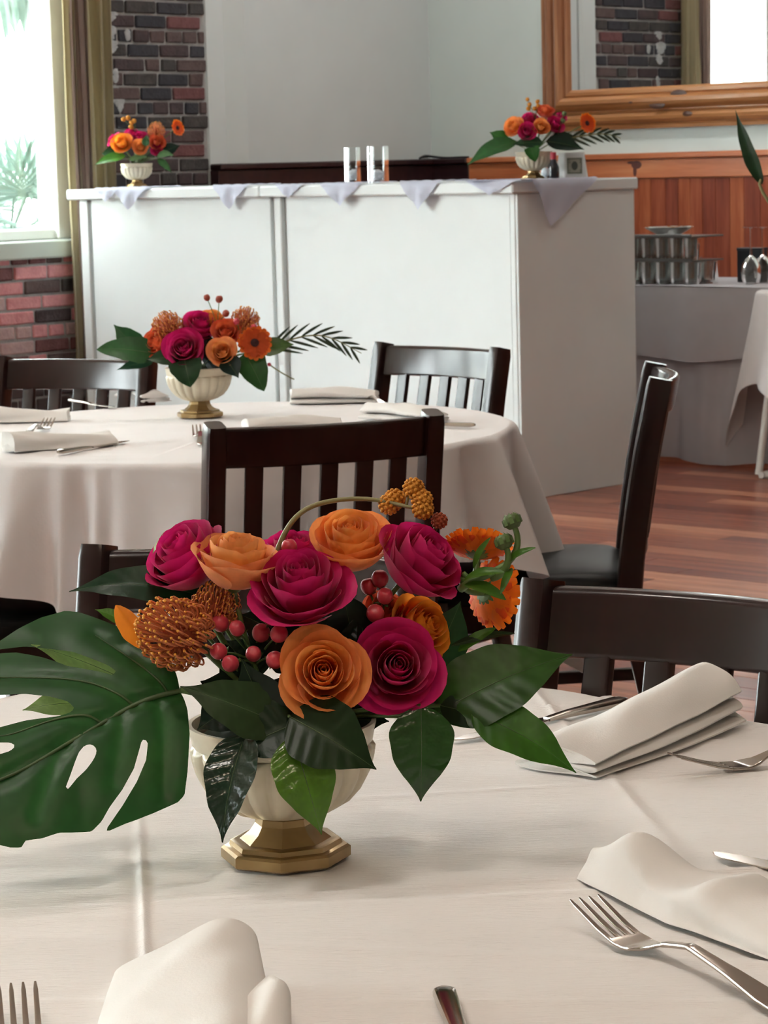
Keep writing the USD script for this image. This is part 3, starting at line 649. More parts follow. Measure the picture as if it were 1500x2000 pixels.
# wine glasses upside down, and a black card
pc = PN(1462, 538, T(0, 0, -0.30), TN); s = (pc - Q0) @ TD
hb_ = PN(1462, 485, T(0, 0, -0.30), TN)[2] - TZ; wbk = 0.125
t = thing('black_box', 'small black box behind the upturned wine glasses', 'box', tuple(T(s, TZ, -0.33)))
mat('black_card', C(26, 32, 40), 0.4)
obj('carton', cbox((wbk, 0.05, hb_ - 0.01), 0.003, T(s, TZ + hb_ / 2 - 0.003, -0.33), TD, TN, UP), MATS['black_card'], t)
obj('lid', cbox((wbk + 0.004, 0.054, 0.012), 0.002, T(s, TZ + hb_ - 0.004, -0.33), TD, TN, UP), MATS['black_card'], t)
for k, (px, lab) in enumerate(((1467, 'upturned wine glass in front of the black box'), (1490, 'upturned wine glass beside the black box, cut by the photo edge'))):
    p = PN(px, 542, T(0, 0, -0.2 - 0.1 * k), TN); s = (p - Q0) @ TD; c = T(s, TZ + 0.002, -0.2 - 0.1 * k)
    hw = PN(px, 444, T(0, 0, -0.2 - 0.1 * k), TN)[2] - TZ; r = 0.042
    t = thing('wine_glass', lab, 'wine glass', tuple(c))
    out = [(r * .8, 0), (r * .95, hw * .1), (r, hw * .22), (r * .92, hw * .33), (r * .55, hw * .44), (r * .16, hw * .5)]
    obj('bowl', lathe(out + [(r * .12, hw * .5), (r * .48, hw * .43), (r * .85, hw * .33), (r * .93, hw * .22), (r * .88, hw * .1), (r * .73, 0)], 28, c, closed=True), '/World/Looks/clear_glass', t, smooth=40)
    obj('stem', lathe([(.006, hw * .495), (.0038, hw * .6), (.0038, hw * .95), (.007, hw * .985)], 12, c), '/World/Looks/clear_glass', t, smooth=40)
    obj('foot', lathe([(.006, hw * .98), (.036, hw * .992), (.036, hw * .998), (.0001, hw)], 28, c), '/World/Looks/clear_glass', t, smooth=40)

# ------------------------------------------------------------------ tables and cloths
mat('cloth_white', vary=ramp2(C(229, 226, 224), C(234, 231, 229)), scale=(3, 3, 3), rough=0.85, sheen=0.15, bump=0.0011, bump_scale=(60, 520, 200), bump_detail=4)
mat('cloth_white_far', vary=ramp2(C(224, 220, 220), C(231, 228, 228)), scale=(3, 3, 3), rough=0.62, sheen=0.1, bump=0.0004, bump_scale=(200, 200, 200))
mat('table_dark', C(48, 34, 28), 0.5)
def ROUND(th): return np.ones_like(th)
def SQUARE(th):
    q = th - math.radians(45.6); return (np.abs(np.cos(q)) ** 12 + np.abs(np.sin(q)) ** 12) ** (-1 / 12)
def pedestal_table(c, r, zt, label, shape, name):
    t = thing(name, label, 'table', tuple(c)); th = np.arange(96) * 2 * np.pi / 96; k = shape(th)
    obj('tabletop', loft([np.stack([c[0] + a * k * np.cos(th), c[1] + a * k * np.sin(th), np.full(96, z)], 1) for a, z in ((r - .02, zt - .034), (r, zt - .028), (r, zt - .008), (r - .006, zt - .003), (0.001, zt - .003))]), MATS['table_wood'], t, smooth=40)
    obj('column', lathe([(.05, .06), (.04, .12), (.04, zt - .08), (.12, zt - .036)], 20, c), MATS['table_dark'], t, smooth=40)
    for k in range(4):
        a = k * math.pi / 2 + .4; d = V(math.cos(a), math.sin(a), 0)
        obj('foot', sweep([c + d * .03 + UP * .09, c + d * .2 + UP * .055, c + d * .36 + UP * .02], rrect(.05, .036, .2)), MATS['table_dark'], t, smooth=40)
    return t
def cloth_mesh(c, r, zt, half, rot, creases, seed, waves, nr=150, nth=560, nd=46, flare=0.16, shape=ROUND, pleats=()):
    """top disc with pressed creases, then the drop of a square cloth (half = half its side) turned by rot"""
    rg = np.random.default_rng(seed); th = np.arange(nth) * 2 * np.pi / nth; P = []; kk = shape(th)
    def height(x, y):
        h = np.zeros_like(x)
        for (px, py, dx, dy, amp, wid, asym) in creases:
            d = (x - px) * dy - (y - py) * dx; al = (x - px) * dx + (y - py) * dy
            k = amp * (0.7 + 0.5 * np.sin(al * 5 + px * 9)); h += k * np.exp(-(d / wid) ** 2) + asym * k * np.exp(-((d - 2.2 * wid) / (2 * wid)) ** 2) - 0.35 * k * np.exp(-((d + 2.0 * wid) / (1.6 * wid)) ** 2)
        p = np.stack([x * 5, y * 26, 0 * x + seed], -1)
        h += 0.0015 * (meshkit.fbm(p, 3, seed) - 0.5) + 0.0022 * (meshkit.fbm(np.stack([x * 3 + 9, y * 4, 0 * x], -1), 2, seed + 3) - 0.5)
        return h
    for rr in np.linspace(0.0005, r - 0.004, nr):
        x, y = rr * kk * np.cos(th), rr * kk * np.sin(th)
        P.append(np.stack([c[0] + x, c[1] + y, zt + 0.003 + height(x, y)], -1))
    drop = half / np.maximum(np.abs(np.cos(th - rot)), np.abs(np.sin(th - rot))) - r * kk
    drop = np.minimum(drop, zt - 0.03)
    R = 0.014
    for j in range(1, nd + 1):
        s = drop * (j / nd) ** 1.25; arc = np.minimum(s / R, 1.45)
        w = np.zeros(nth)
        for (k, a, ph) in waves: w += a * np.sin(k * th + ph)
        for (deg, a, wd) in pleats: q = (th - math.radians(deg) + np.pi) % (2 * np.pi) - np.pi; w += a * (np.exp(-(q / wd) ** 2) - .6 * np.exp(-((q - 1.8 * wd) / wd) ** 2))
        g = (np.clip(s / 0.5, 0, 1.4)) ** 0.8
        rad = (r - 0.004) * kk + R * np.sin(arc) + np.maximum(0, s - R * 1.45) * flare * (0.6 + drop) + w * g
        z = zt + 0.003 - R * (1 - np.cos(arc)) - np.maximum(0, s - R * 1.45) * 0.985
        P.append(np.stack([c[0] + rad * np.cos(th), c[1] + rad * np.sin(th), z], -1))
    v, f = grid(P, closed_v=True)
    return v, f
NT, NR = V(-0.129, 2.025, 0), 0.61
MT, MR = V(-0.345, 5.34, 0), 0.615
pedestal_table(NT, NR - 0.012, 0.757, 'square pedestal table in the foreground beneath its white cloth', SQUARE, 'square_table')
pedestal_table(MT, MR - 0.012, 0.757, 'round pedestal table further back beneath its white cloth', ROUND, 'round_table')
TOP = 0.762
def crease(px0, py0, px1, py1, c, amp, wid, asym):
    a, b = PZ(px0, py0, TOP), PZ(px1, py1, TOP); d = unit(b - a); return (a[0] - c[0], a[1] - c[1], d[0], d[1], amp, wid, asym)
nc = [crease(272, 1590, 285, 1890, NT, .0022, .003, -.5), crease(1225, 1555, 1355, 1700, NT, .0022, .005, .4), crease(0, 1780, 1100, 1724, NT, .0042, .0045, .7), crease(0, 1800, 1127, 1745, NT, .0022, .008, .4),
      crease(100, 1600, 1200, 1530, NT, .0018, .008, .4), crease(700, 1480, 1100, 1462, NT, .0022, .005, .6), crease(560, 1850, 1100, 1870, NT, .0018, .01, .3), crease(800, 1960, 1500, 1960, NT, .0028, .008, .4), crease(0, 1590, 900, 1420, NT, .0026, .006, .5)]
single('tablecloth', cloth_mesh(NT, NR, TOP - 0.003, 0.82, math.radians(45.6), nc, 3, [(9, .016, 1.0), (14, .010, 2.2), (23, .005, .4)], nr=190, nth=720, shape=SQUARE), MATS['cloth_white'],
       'creased white tablecloth on the near table', 'tablecloth', smooth=True, base=NT + UP * 0.2)
mc = [crease(0, 820, 460, 838, MT, .0016, .006, .4), crease(270, 905, 560, 800, MT, .0014, .006, .4), crease(450, 815, 640, 780, MT, .0014, .006, .4), crease(0, 870, 400, 880, MT, .0012, .01, .3)]
single('tablecloth', cloth_mesh(MT, MR, TOP - 0.003, 0.85, math.radians(45), mc, 5, [(11, .050, 0.5), (17, .032, 1.4), (27, .012, .8)], nr=60, nth=720, pleats=((237, .05, .05), (246, .06, .035), (252, .04, .03), (285, .05, .05), (318, .06, .06), (335, .05, .04))), MATS['cloth_white_far'],
       'long white tablecloth draped over the farther round table', 'tablecloth', smooth=True, base=MT + UP * 0.1)

# small draped stand at the right edge
pf = PZ(1450, 924, 0.0); sc = pf + V(0.40, -0.08, 0)
t = thing('serving_stand', 'white-legged serving stand at the right edge of the room', 'table', tuple(sc))
for k, a in enumerate((198, 320, 80)):
    d = V(math.cos(math.radians(a)), math.sin(math.radians(a)), 0)
    obj('leg', tube([sc + d * .38 + UP * .016, sc + d * .28 + UP * .72], 0.016, 10), MATS['white_paint'], t, smooth=40)
    obj('foot_bar', tube([sc + d * .38 + UP * .016, sc + V(math.cos(math.radians(a + 121)), math.sin(math.radians(a + 121)), 0) * .38 + UP * .016], 0.014, 8), MATS['white_paint'], t, smooth=40)
obj('top', lathe([(.33, .72), (.34, .725), (.34, .745), (.001, .748)], 40, sc), MATS['table_wood'], t, smooth=40)
single('tablecloth', cloth_mesh(sc, 0.34, 0.75, 0.72, math.radians(18), [], 8, [(7, .02, .3), (12, .012, 1)], nr=12, nth=200, nd=30), MATS['cloth_white_far'], 'pale cloth on the serving stand at the right edge', 'tablecloth', smooth=True, base=sc + UP * .2)

# ------------------------------------------------------------------ chairs
woodmat('espresso', (24, 9, 10), (30, 12, 12), (38, 16, 15), rough=0.2, coat=0.15, scale=(30, 30, 3))
mat('black_vinyl', C(15, 18, 18), 0.42, spec=0.22, bump=0.0003, bump_scale=(400, 400, 400))
CH_W = 0.435
def back_y(z):
    return np.interp(z, [0, .20, .42, .52, .70, .87], [-.10, -.045, 0, -.008, -.035, -.07])
def build_chair(label, loc, rz):
    t = thing('dining_chair', label, 'chair', loc, rz, group='dark slat-back dining chairs')
    E = MATS['espresso']; L = dict(local=True)
    zz = np.array([0, .1, .2, .3, .38, .44, .5, .58, .66, .74, .80, .85, .866])
    for sx in (-1, 1):
        pts = np.stack([np.full_like(zz, sx * (CH_W / 2 - .018)), back_y(zz), zz], 1)
        sc_ = np.interp(zz, [0, .4, .86, .866], [.75, 1.0, 1.0, .9])
        obj('rear_post', sweep(pts, rrect(.036, .052, .28), up=(0, 1, 0), scale=[(s, s) for s in sc_]), E, t, smooth=40, **L)
        fl = np.array([[sx * (CH_W / 2 - .025), .385, 0], [sx * (CH_W / 2 - .02), .385, .2], [sx * (CH_W / 2 - .02), .385, .42]])
        obj('front_leg', sweep(fl, rrect(.04, .04, .2), up=(0, 1, 0), scale=[(.7, .7), (.95, .95), (1, 1)]), E, t, smooth=40, **L)
        obj('side_stretcher', sweep([[sx * (CH_W / 2 - .02), -.05, .19], [sx * (CH_W / 2 - .02), .38, .17]], rrect(.02, .028, .25)), E, t, smooth=40, **L)
        obj('side_rail', cbox((.022, .36, .06), .003, (sx * (CH_W / 2 - .018), .19, .385)), E, t, **L)
    def bow(x, z, k): return back_y(z) - k * (1 - (2 * x / (CH_W - .05)) ** 2)
    xs = np.linspace(-(CH_W / 2 - .022), CH_W / 2 - .022, 25)
    rings = []
    for x in xs:
        s = rrect(.024, .072, .3); zc = .824
        ring = np.array([[x, bow(x, zc + q[1], .034) + q[0], zc + q[1]] for q in s]); rings.append(ring)
    obj('top_rail', loft(rings), E, t, smooth=40, **L)
    rings = []
    for x in xs:
        s = rrect(.02, .04, .25); zc = .515
        rings.append(np.array([[x, bow(x, zc, .026) + q[0], zc + q[1]] for q in s]))
    obj('lower_rail', loft(rings), E, t, smooth=40, **L)
    for k in range(5):
        x = (k - 2) * .066; zs = np.linspace(.53, .80, 8)
        pts = np.stack([np.full(8, x), bow(x, zs, .031), zs], 1)
        obj('slat', sweep(pts, rrect(.033, .013, .3), up=(0, 1, 0)), E, t, smooth=40, **L)
    obj('front_rail', cbox((CH_W - .06, .022, .06), .003, (0, .385, .385)), E, t, **L)
    obj('rear_rail', cbox((CH_W - .06, .022, .06), .003, (0, .0, .385)), E, t, **L)
    obj('cross_stretcher', sweep([[-(CH_W / 2 - .03), .17, .18], [(CH_W / 2 - .03), .17, .18]], rrect(.02, .026, .25)), E, t, smooth=40, **L)
    sec = []
    for z, k in ((.415, .985), (.43, 1.0), (.452, 1.0), (.467, .97), (.477, .88), (.483, .7), (.487, .4), (.488, .02)):
        a = np.arange(64) * 2 * np.pi / 64; e = 0.35
        q = np.stack([np.sign(np.cos(a)) * np.abs(np.cos(a)) ** e * (CH_W / 2 + .004) * k, np.sign(np.sin(a)) * np.abs(np.sin(a)) ** e * .212 * k + .208, np.full(64, z)], 1); sec.append(q)
    obj('seat_cushion', loft(sec), MATS['black_vinyl'], t, smooth=50, **L)
    return t
chair0 = None
HT = .862
def chair(l, r, label):
    """l, r: pixels of the back's top corners as seen from behind or the front"""
    global chair0
    a, b = PZ(*l, HT), PZ(*r, HT); m = (a + b) / 2; d = unit((b - a) * V(1, 1, 0))
    return m, d
def put_chair(m, fwd, label):
    global chair0
    fwd = unit(fwd * V(1, 1, 0)); loc = m + fwd * .07; loc = (loc[0], loc[1], 0.0); rz = math.atan2(-fwd[0], fwd[1])
    if chair0 is None: chair0 = build_chair(label, loc, rz); return chair0
    return dup(chair0, label, loc, rz, group='dark slat-back dining chairs')
def by_tops(l, r, toward, label):
    a, b = PZ(*l, HT), PZ(*r, HT); m = (a + b) / 2; d = unit((b - a) * V(1, 1, 0)); n = V(-d[1], d[0], 0)
    if n @ (toward - m) < 0: n = -n
    print(label, m, np.linalg.norm(b - a)); put_chair(m, n, label)
by_tops((396, 836), (868, 808), MT, 'dark slat-back chair seen from behind at the front of the farther table')
by_tops((738, 672), (992, 684), MT, 'dark slat-back chair behind the farther table, in front of the white bar')
by_tops((-18, 700), (318, 703), MT, 'dark slat-back chair at the left behind the farther table, beneath the window')
by_tops((1292, 744), (1282, 712), MT, 'dark chair seen from the side between the farther table and the floor')
ml = PZ(172, 1072, HT); put_chair(ml + V(.2, -.07, 0), V(-.36, -.93, 0), 'dark chair half hidden behind the monstera leaf at the near table')
mr = PZ(1066, 1139, HT); d = unit(V(.79, -.60, 0)); put_chair(mr + d * (CH_W / 2 - .02), V(-.60, -.79, 0), 'dark slat-back chair at the right of the near table')
put_chair(V(-1.12, 4.85, 0), V(0.80, 0.32, 0), 'dark chair at the left end of the farther table, only its seat in view')
# ------------------------------------------------------------------ napkins
mat('napkin_linen', vary=ramp2(C(230, 227, 223), C(236, 233, 229)), scale=(6, 6, 6), rough=0.85, sheen=0.15, trans=0.12, bump=0.00025, bump_scale=(500, 500, 500))
def fold_profile(seed, style=0):
    if style == 0:    # rolled pouch: loose layers open to the near side
        pts = [(.54, .03), (.1, .04), (-.38, .04), (-.50, .13), (-.38, .25), (.1, .24), (.40, .20), (.50, .27), (.40, .37), (.05, .40), (-.34, .42), (-.48, .56), (-.38, .76), (-.12, .96), (.16, .88), (.34, .70), (.46, .52)]
    elif style == 1:  # smooth plump roll with a flat lip
        pts = [(-.20, .30), (.2, .28), (.38, .16), (.2, .06), (-.36, .06), (-.5, .24), (-.46, .60), (-.22, .96), (.10, .98), (.38, .70), (.5, .30), (.56, .05)]
    elif style == 3:  # lopsided arch, steep on its right
        pts = [(.5, .02), (0, .03), (-.45, .04), (-.54, .14), (-.47, .36), (-.22, .64), (.08, .90), (.28, .98), (.42, .88), (.49, .60), (.5, .3), (.49, .06)]
    else:             # flat stack
        pts = [(-.42, .58), (.36, .56), (.46, .45), (.34, .36), (-.38, .32), (-.47, .18), (-.34, .06), (.44, .05), (.52, .4), (.46, .78), (.1, .95), (-.3, .9), (-.5, .66)]
    c = spline([(a, b, 0) for a, b in pts], 70)[:, :2]
    return c
def napkin_mesh(L, w, h, seed, style=0, ns=60, th=0.0011, lift=None, bend=0.0, wscale=None, hscale=None):
    c = fold_profile(seed, style); T = np.gradient(c * V(1, .5), axis=0); N = np.stack([-T[:, 1], T[:, 0]], 1); N /= np.linalg.norm(N, axis=1, keepdims=True)
    secs = []; rg = np.random.default_rng(seed); ph = rg.uniform(0, 6, 6)
    for i, t in enumerate(np.linspace(0, 1, ns)):
        ww = w * (wscale(t) if wscale else 1 - 0.10 * math.cos(2.2 * t + ph[0])); hh = h * (hscale(t) if hscale else 0.8 + 0.25 * math.sin(3.2 * t + ph[1]))
        q = c * V(ww, hh)
        up = c[:, 1]
        q = q + np.stack([0.003 * np.sin(5 * t + ph[2] + 5 * up) + bend * (t - .5) ** 2, 0.0022 * up * np.sin(7 * t + ph[3] + 6 * c[:, 0]) + 0.0008 * up * np.sin(17 * t + ph[4] + 9 * c[:, 0])], 1)
        loop = np.vstack([q + N * th, (q - N * th)[::-1]])
        z = np.maximum(loop[:, 1], 0.0006) + (lift(t) * (0.25 + 0.75 * np.clip(np.concatenate([up, up[::-1]]), 0, 1)) if lift else 0)
        x = np.full(len(loop), t * L) + 0.006 * np.sin(6 * loop[:, 0] / w + ph[5]) * (t - 0.5)
        secs.append(np.stack([x, loop[:, 0], z], 1))
    return loft(secs)
def on_cloth(mesh, A, B, zt, off=0.0):
    """lay a mesh with its x axis along A->B on the cloth"""
    d = unit((B - A) * V(1, 1, 0)); n = V(-d[1], d[0], 0); v, f = mesh
    return V(A[0], A[1], zt) + v[:, :1] * d + (v[:, 1:2] + off) * n + v[:, 2:] * UP, f
ZT = TOP + 0.0025
def mir_q(m): return m[0] * V(1, -1, 1), m[1][:, ::-1]
A, Bp = PZ(1085, 1515, TOP), PZ(1392, 1412, TOP)
L = np.linalg.norm(Bp - A)
m = napkin_mesh(L, 0.085, 0.036, 3, 0, hscale=lambda t: 0.72 + 0.55 * t, wscale=lambda t: 1.0 - 0.12 * t, lift=lambda t: 0.012 * t ** 2)
single('napkin', on_cloth(mir_q(m), A, Bp, ZT), MATS['napkin_linen'], 'folded white napkin beyond the urn at the right, its far end raised', 'napkin', smooth=40, group='folded napkins on the near table')
A, Bp = PZ(1150, 1722, TOP), PZ(1620, 1880, TOP)
m = napkin_mesh(np.linalg.norm(Bp - A), 0.078, 0.034, 12, 1, hscale=lambda t: 0.5 + 0.62 * math.exp(-((t - .19) / .11) ** 2) + 0.22 * min(1, 2 * t) + 0.3 * math.exp(-((t - .60) / .07) ** 2), wscale=lambda t: 0.34 + 0.66 * min(1, t * 2.0))
single('napkin', on_cloth(mir_q(m), A, Bp, ZT, 0.008), MATS['napkin_linen'], 'folded white napkin at the right edge, just above the nearest fork', 'napkin', smooth=40, group='folded napkins on the near table')
A, Bp = PZ(372, 1925, TOP), PZ(330, 2260, TOP)
m1 = napkin_mesh(np.linalg.norm(Bp - A), 0.096, 0.046, 21, 3, hscale=lambda t: 0.88 + 0.2 * min(1, t * 3), wscale=lambda t: 0.90 + 0.14 * min(1, t * 3))
A2, B2 = PZ(512, 1968, TOP), PZ(460, 2290, TOP)
m2 = napkin_mesh(np.linalg.norm(B2 - A2), 0.050, 0.050, 22, 3, hscale=lambda t: 0.35 + 0.65 * min(1, t * 2.5), wscale=lambda t: 0.3 + 0.7 * min(1, t * 2.5))
single('napkin', join(on_cloth(m1, A, Bp, ZT), on_cloth(m2, A2, B2, ZT + 0.0005)), MATS['napkin_linen'], 'plump folded white napkin at the bottom left, nearest the camera', 'napkin', smooth=40, group='folded napkins on the near table')
# farther table
proto_n = []
m = napkin_mesh(0.20, 0.072, 0.036, 31, 0); m2 = napkin_mesh(0.22, 0.066, 0.040, 37, 1)
ZM = TOP + 0.0025
def far_napkin(p0, p1, kind, label):
    A, Bq = PZ(*p0, TOP), PZ(*p1, TOP); d = (Bq - A); rz = math.atan2(d[1], d[0]); Lr = np.linalg.norm(d) / (0.20, 0.22)[kind]
    for k, p in proto_n:
        if k == kind: return dup(p, label, (A[0], A[1], ZM), rz, group='folded napkins on the farther table')
    v, f = (m, m2)[kind]
    g = thing('napkin', label, 'napkin', (A[0], A[1], ZM), rz, 'folded napkins on the farther table')
    obj('folded_cloth', (v, f), MATS['napkin_linen'], g, smooth=40, local=True)
    proto_n.append((kind, g))
far_napkin((568, 790), (752, 786), 0, 'folded white napkin at the back of the farther table, left of the bar-side chair')
far_napkin((215, 868), (-20, 888), 1, 'rolled white napkin at the left of the farther table, beside its nearest knife')
far_napkin((135, 822), (-70, 828), 1, 'folded white napkin at the far left edge of the farther table')
far_napkin((252, 776), (370, 802), 0, 'folded white napkin behind the farther flower urn')
far_napkin((722, 818), (958, 834), 0, 'folded white napkin at the right end of the farther table')
far_napkin((478, 852), (600, 846), 0, 'folded white napkin mostly hidden behind the front chair back')

# ------------------------------------------------------------------ cutlery (x from the tip to the end of the handle)
mat('steel', C(178, 168, 158), 0.16, metal=1.0)
def bar_loft(xs, zs, ws, hs, n=12, y0=None, k=1.0):
    secs = []
    for i, (x, z, w, h) in enumerate(zip(xs, zs, ws, hs)):
        s = rrect(w, h, .42, 3); secs.append(np.stack([np.full(len(s), x), s[:, 0] + (0 if y0 is None else y0[i]), z + s[:, 1]], 1))
    v, f = loft(secs)
    return v * k, f
FS = 1.18
def build_fork(label, loc, rz):
    t = thing('fork', label, 'fork', loc, rz, group='table forks'); S = MATS['steel']
    zf = lambda x: np.interp(x, [0, .015, .03, .045, .058, .07, .085, .11, .15, .19, .2], [.0165, .0115, .0065, .0030, .0022, .0042, .0100, .0150, .0100, .0035, .0028])
    for k in range(4):
        xs = np.linspace(0, .05, 9); y = (k - 1.5) * np.interp(xs, [0, .05], [.0066, .0064])
        obj('tine', bar_loft(xs, zf(xs), np.interp(xs, [0, .004, .05], [.0014, .0026, .0040]), np.interp(xs, [0, .05], [.0014, .0022]), y0=y, k=FS), S, t, smooth=40, local=True)
    xs = np.linspace(.044, .086, 14); obj('head', bar_loft(xs, zf(xs), np.interp(xs, [.044, .05, .062, .074, .086], [.0236, .0242, .0225, .0125, .0064]), np.full(14, .0024), k=FS), S, t, smooth=40, local=True)
    xs = np.linspace(.084, .2, 24); obj('handle', bar_loft(xs, zf(xs), np.interp(xs, [.084, .1, .14, .18, .195, .2], [.0064, .0062, .0098, .0165, .0155, .007]), np.interp(xs, [.084, .2], [.0034, .0026]), k=FS), S, t, smooth=40, local=True)
    return t
def build_knife(label, loc, rz):
    t = thing('knife', label, 'knife', loc, rz, group='table knives'); S = MATS['steel']
    xs = np.linspace(0, .125, 20); w = np.interp(xs, [0, .006, .02, .06, .11, .125], [.002, .010, .0165, .0185, .015, .0105])
    obj('blade', bar_loft(xs, np.full(20, .0032), w, np.interp(xs, [0, .125], [.0008, .0024]), y0=.004 - w * .2), S, t, smooth=40, local=True)
    xs = np.linspace(.122, .232, 22); obj('handle', bar_loft(xs, np.interp(xs, [.122, .15, .232], [.0036, .0046, .0056]), np.interp(xs, [.122, .14, .2, .225, .230, .232], [.0100, .0108, .0150, .0158, .0125, .006]), np.interp(xs, [.122, .15, .22, .232], [.0040, .0068, .0092, .005])), S, t, smooth=40, local=True)
    return t
first = {}
def lay(kind, p_tip, p_end, label, zt=ZT, tilt=None):
    A, Bq = PZ(*p_tip, TOP), PZ(*p_end, TOP); d = Bq - A; rz = math.atan2(d[1], d[0]); loc = (A[0], A[1], zt)
    if kind not in first: first[kind] = (build_fork if kind == 'fork' else build_knife)(label, loc, rz)
    else: dup(first[kind], label, loc, rz)
lay('fork', (1142, 1812), (1500, 1975), 'steel fork in the bottom right of the near table, tines towards the flowers')
lay('fork', (1318, 1524), (1520, 1496), 'steel fork at the right edge beyond the tall napkin')
lay('fork', (36, 1985), (52, 2150), 'steel fork at the bottom left corner, only its tines in view')
lay('knife', (886, 1458), (1142, 1400), 'steel knife behind the right-hand leaves of the near arrangement')
lay('knife', (1388, 1680), (1560, 1716), 'steel knife at the right edge between two napkins')
p = PZ(866, 1955, TOP); q = PZ(905, 2060, TOP); dd = unit((q - p) * V(1, 1, 0)); tipp = p + dd * .232
dup(first['knife'], 'steel knife at the bottom edge, only its rounded handle end in view', (tipp[0], tipp[1], ZT), math.atan2(-dd[1], -dd[0]))
lay('knife', (250, 866), (80, 897), 'steel knife on the near left of the farther table', ZM)
lay('knife', (226, 800), (152, 790), 'steel knife lying in front of the chair beneath the window', ZM)
lay('fork', (98, 836), (20, 872), 'steel fork between the two left napkins of the farther table', ZM)
lay('fork', (696, 782), (760, 800), 'steel fork leaning by the napkin before the bar-side chair', ZM)
lay('knife', (738, 831), (942, 838), 'steel knife at the right end of the farther table', ZM)
lay('fork', (388, 850), (402, 900), 'steel fork beside the left post of the front chair', ZM)

# ------------------------------------------------------------------ urns
mat('urn_cream', vary=ramp2(C(196, 184, 160), C(214, 203, 180)), scale=(25, 25, 25), rough=0.42, metal=0.15, coat=0.15)
mat('urn_gold', vary=ramp2(C(150, 124, 84), C(176, 150, 106)), scale=(20, 20, 20), rough=0.27, metal=0.85)
mat('floral_foam', C(30, 46, 28), 0.95)
def build_urn(label, loc, rz):
    """octagonal stepped foot, waisted neck, fluted bowl: 0.11 m tall"""; ZS_ = .88
    t = thing('urn', label, 'vase', loc, rz, group='fluted flower urns'); L = dict(local=True)
    def octo(r, z, n=8): a = np.arange(n) * 2 * np.pi / n + np.pi / 8; return np.stack([r * np.cos(a), r * np.sin(a), np.full(n, z)], 1)
    def octs(prof): return loft([octo(r, z * ZS_) for r, z in prof])
    obj('foot_plinth', octs([(.0485, 0), (.051, .002), (.051, .0105), (.0485, .0125), (.0445, .0135), (.0435, .0175), (.040, .0185)]), MATS['urn_gold'], t, smooth=20, **L)
    obj('neck', octs([(.0365, .0180), (.0345, .0200), (.0275, .0260), (.0235, .0330), (.0225, .0390), (.0245, .0420)]), MATS['urn_gold'], t, smooth=20, **L)
    n, fl = 160, 20; a = np.arange(n) * 2 * np.pi / n; secs = []
    prof = [(.016, .040, 0), (.026, .0412, .2), (.040, .046, .7), (.052, .0545, 1), (.061, .066, 1), (.067, .079, 1), (.070, .092, 1), (.0712, .1005, .9), (.0705, .1035, .3), (.0690, .1050, 0), (.0705, .107, 0), (.0725, .118, 0), (.0735, .1225, 0), (.0735, .1245, 0), (.0700, .1245, 0), (.0680, .118, 0), (.062, .085, 0), (.03, .055, 0)]
    for r, z, k in prof:
        rr = r * (1 + 0.075 * k * (np.abs(np.cos(a * fl / 2)) ** 0.7 - 0.7)); secs.append(np.stack([rr * np.cos(a), rr * np.sin(a), np.full(n, z * ZS_)], 1))
    obj('bowl', loft(secs), MATS['urn_cream'], t, smooth=50, **L)
    obj('floral_foam', lathe([(.0001, .070), (.055, .072), (.062, .100), (.045, .110), (.0001, .114)], 24), MATS['floral_foam'], t, smooth=40, **L)
    return t
pu = PZ(559, 1681, TOP)
urn0 = build_urn('gold-footed cream urn of flowers on the near table', (pu[0], pu[1], ZT), math.radians(20))
pm = PZ(391, 816, TOP); dup(urn0, 'cream fluted urn of flowers on the farther table', (pm[0], pm[1], ZM), 0.3)
_a = onB(268, 360, -0.20)[0]; pbl = B(_a, HB, -0.20); _p = PN(1043, 349, B0 + FD * 0.17, FD); pbr = V(_p[0], _p[1], HB)
dup(urn0, "cream fluted urn on the bar's left end, before the brick pier", (pbl[0], pbl[1], HB + .001), 0.1)
dup(urn0, "cream fluted urn on the bar's right front corner", (pbr[0], pbr[1], HB + .001), 0.5)

# ------------------------------------------------------------------ flowers
mat('petal', rough=0.5, tint=True, trans=0.38, sheen=0.15, spec=0.25, vary=ramp2((0.9, 0.9, 0.9), (1.05, 1.05, 1.05)), scale=(120, 120, 40))
mat('leaf', rough=0.36, tint=True, trans=0.22, spec=0.28, vary=ramp2((0.85, 0.85, 0.85), (1.12, 1.12, 1.12)), scale=(60, 60, 60), bump=0.00022, bump_scale=(90, 90, 90), bump_detail=1)
mat('leaf_glossy', rough=0.2, tint=True, trans=0.2, spec=0.6, vary=ramp2((0.85, 0.85, 0.85), (1.12, 1.12, 1.12)), scale=(60, 60, 60), bump=0.0008, bump_scale=(120, 120, 120), bump_detail=2)
mat('stem_green', C(84, 112, 56), 0.5); mat('stem_olive', C(120, 116, 74), 0.55); mat('vein', C(62, 84, 44), 0.45)
mat('berry_pink', vary=ramp2(C(176, 44, 66), C(204, 74, 84)), scale=(60, 60, 60), rough=0.35, spec=0.5)
mat('berry_russet', C(150, 62, 44), 0.45); mat('pompom_gold', vary=ramp2(C(176, 112, 30), C(214, 148, 50)), scale=(300, 300, 300), rough=0.8)
mat('style_rust', vary=ramp2(C(206, 118, 78), C(228, 144, 90)), scale=(90, 90, 90), rough=0.45, trans=0.15); mat('style_tip', C(228, 160, 60), 0.5); mat('head_rust', C(160, 76, 46), 0.8)
mat('disc_dark', C(60, 24, 22), 0.9)
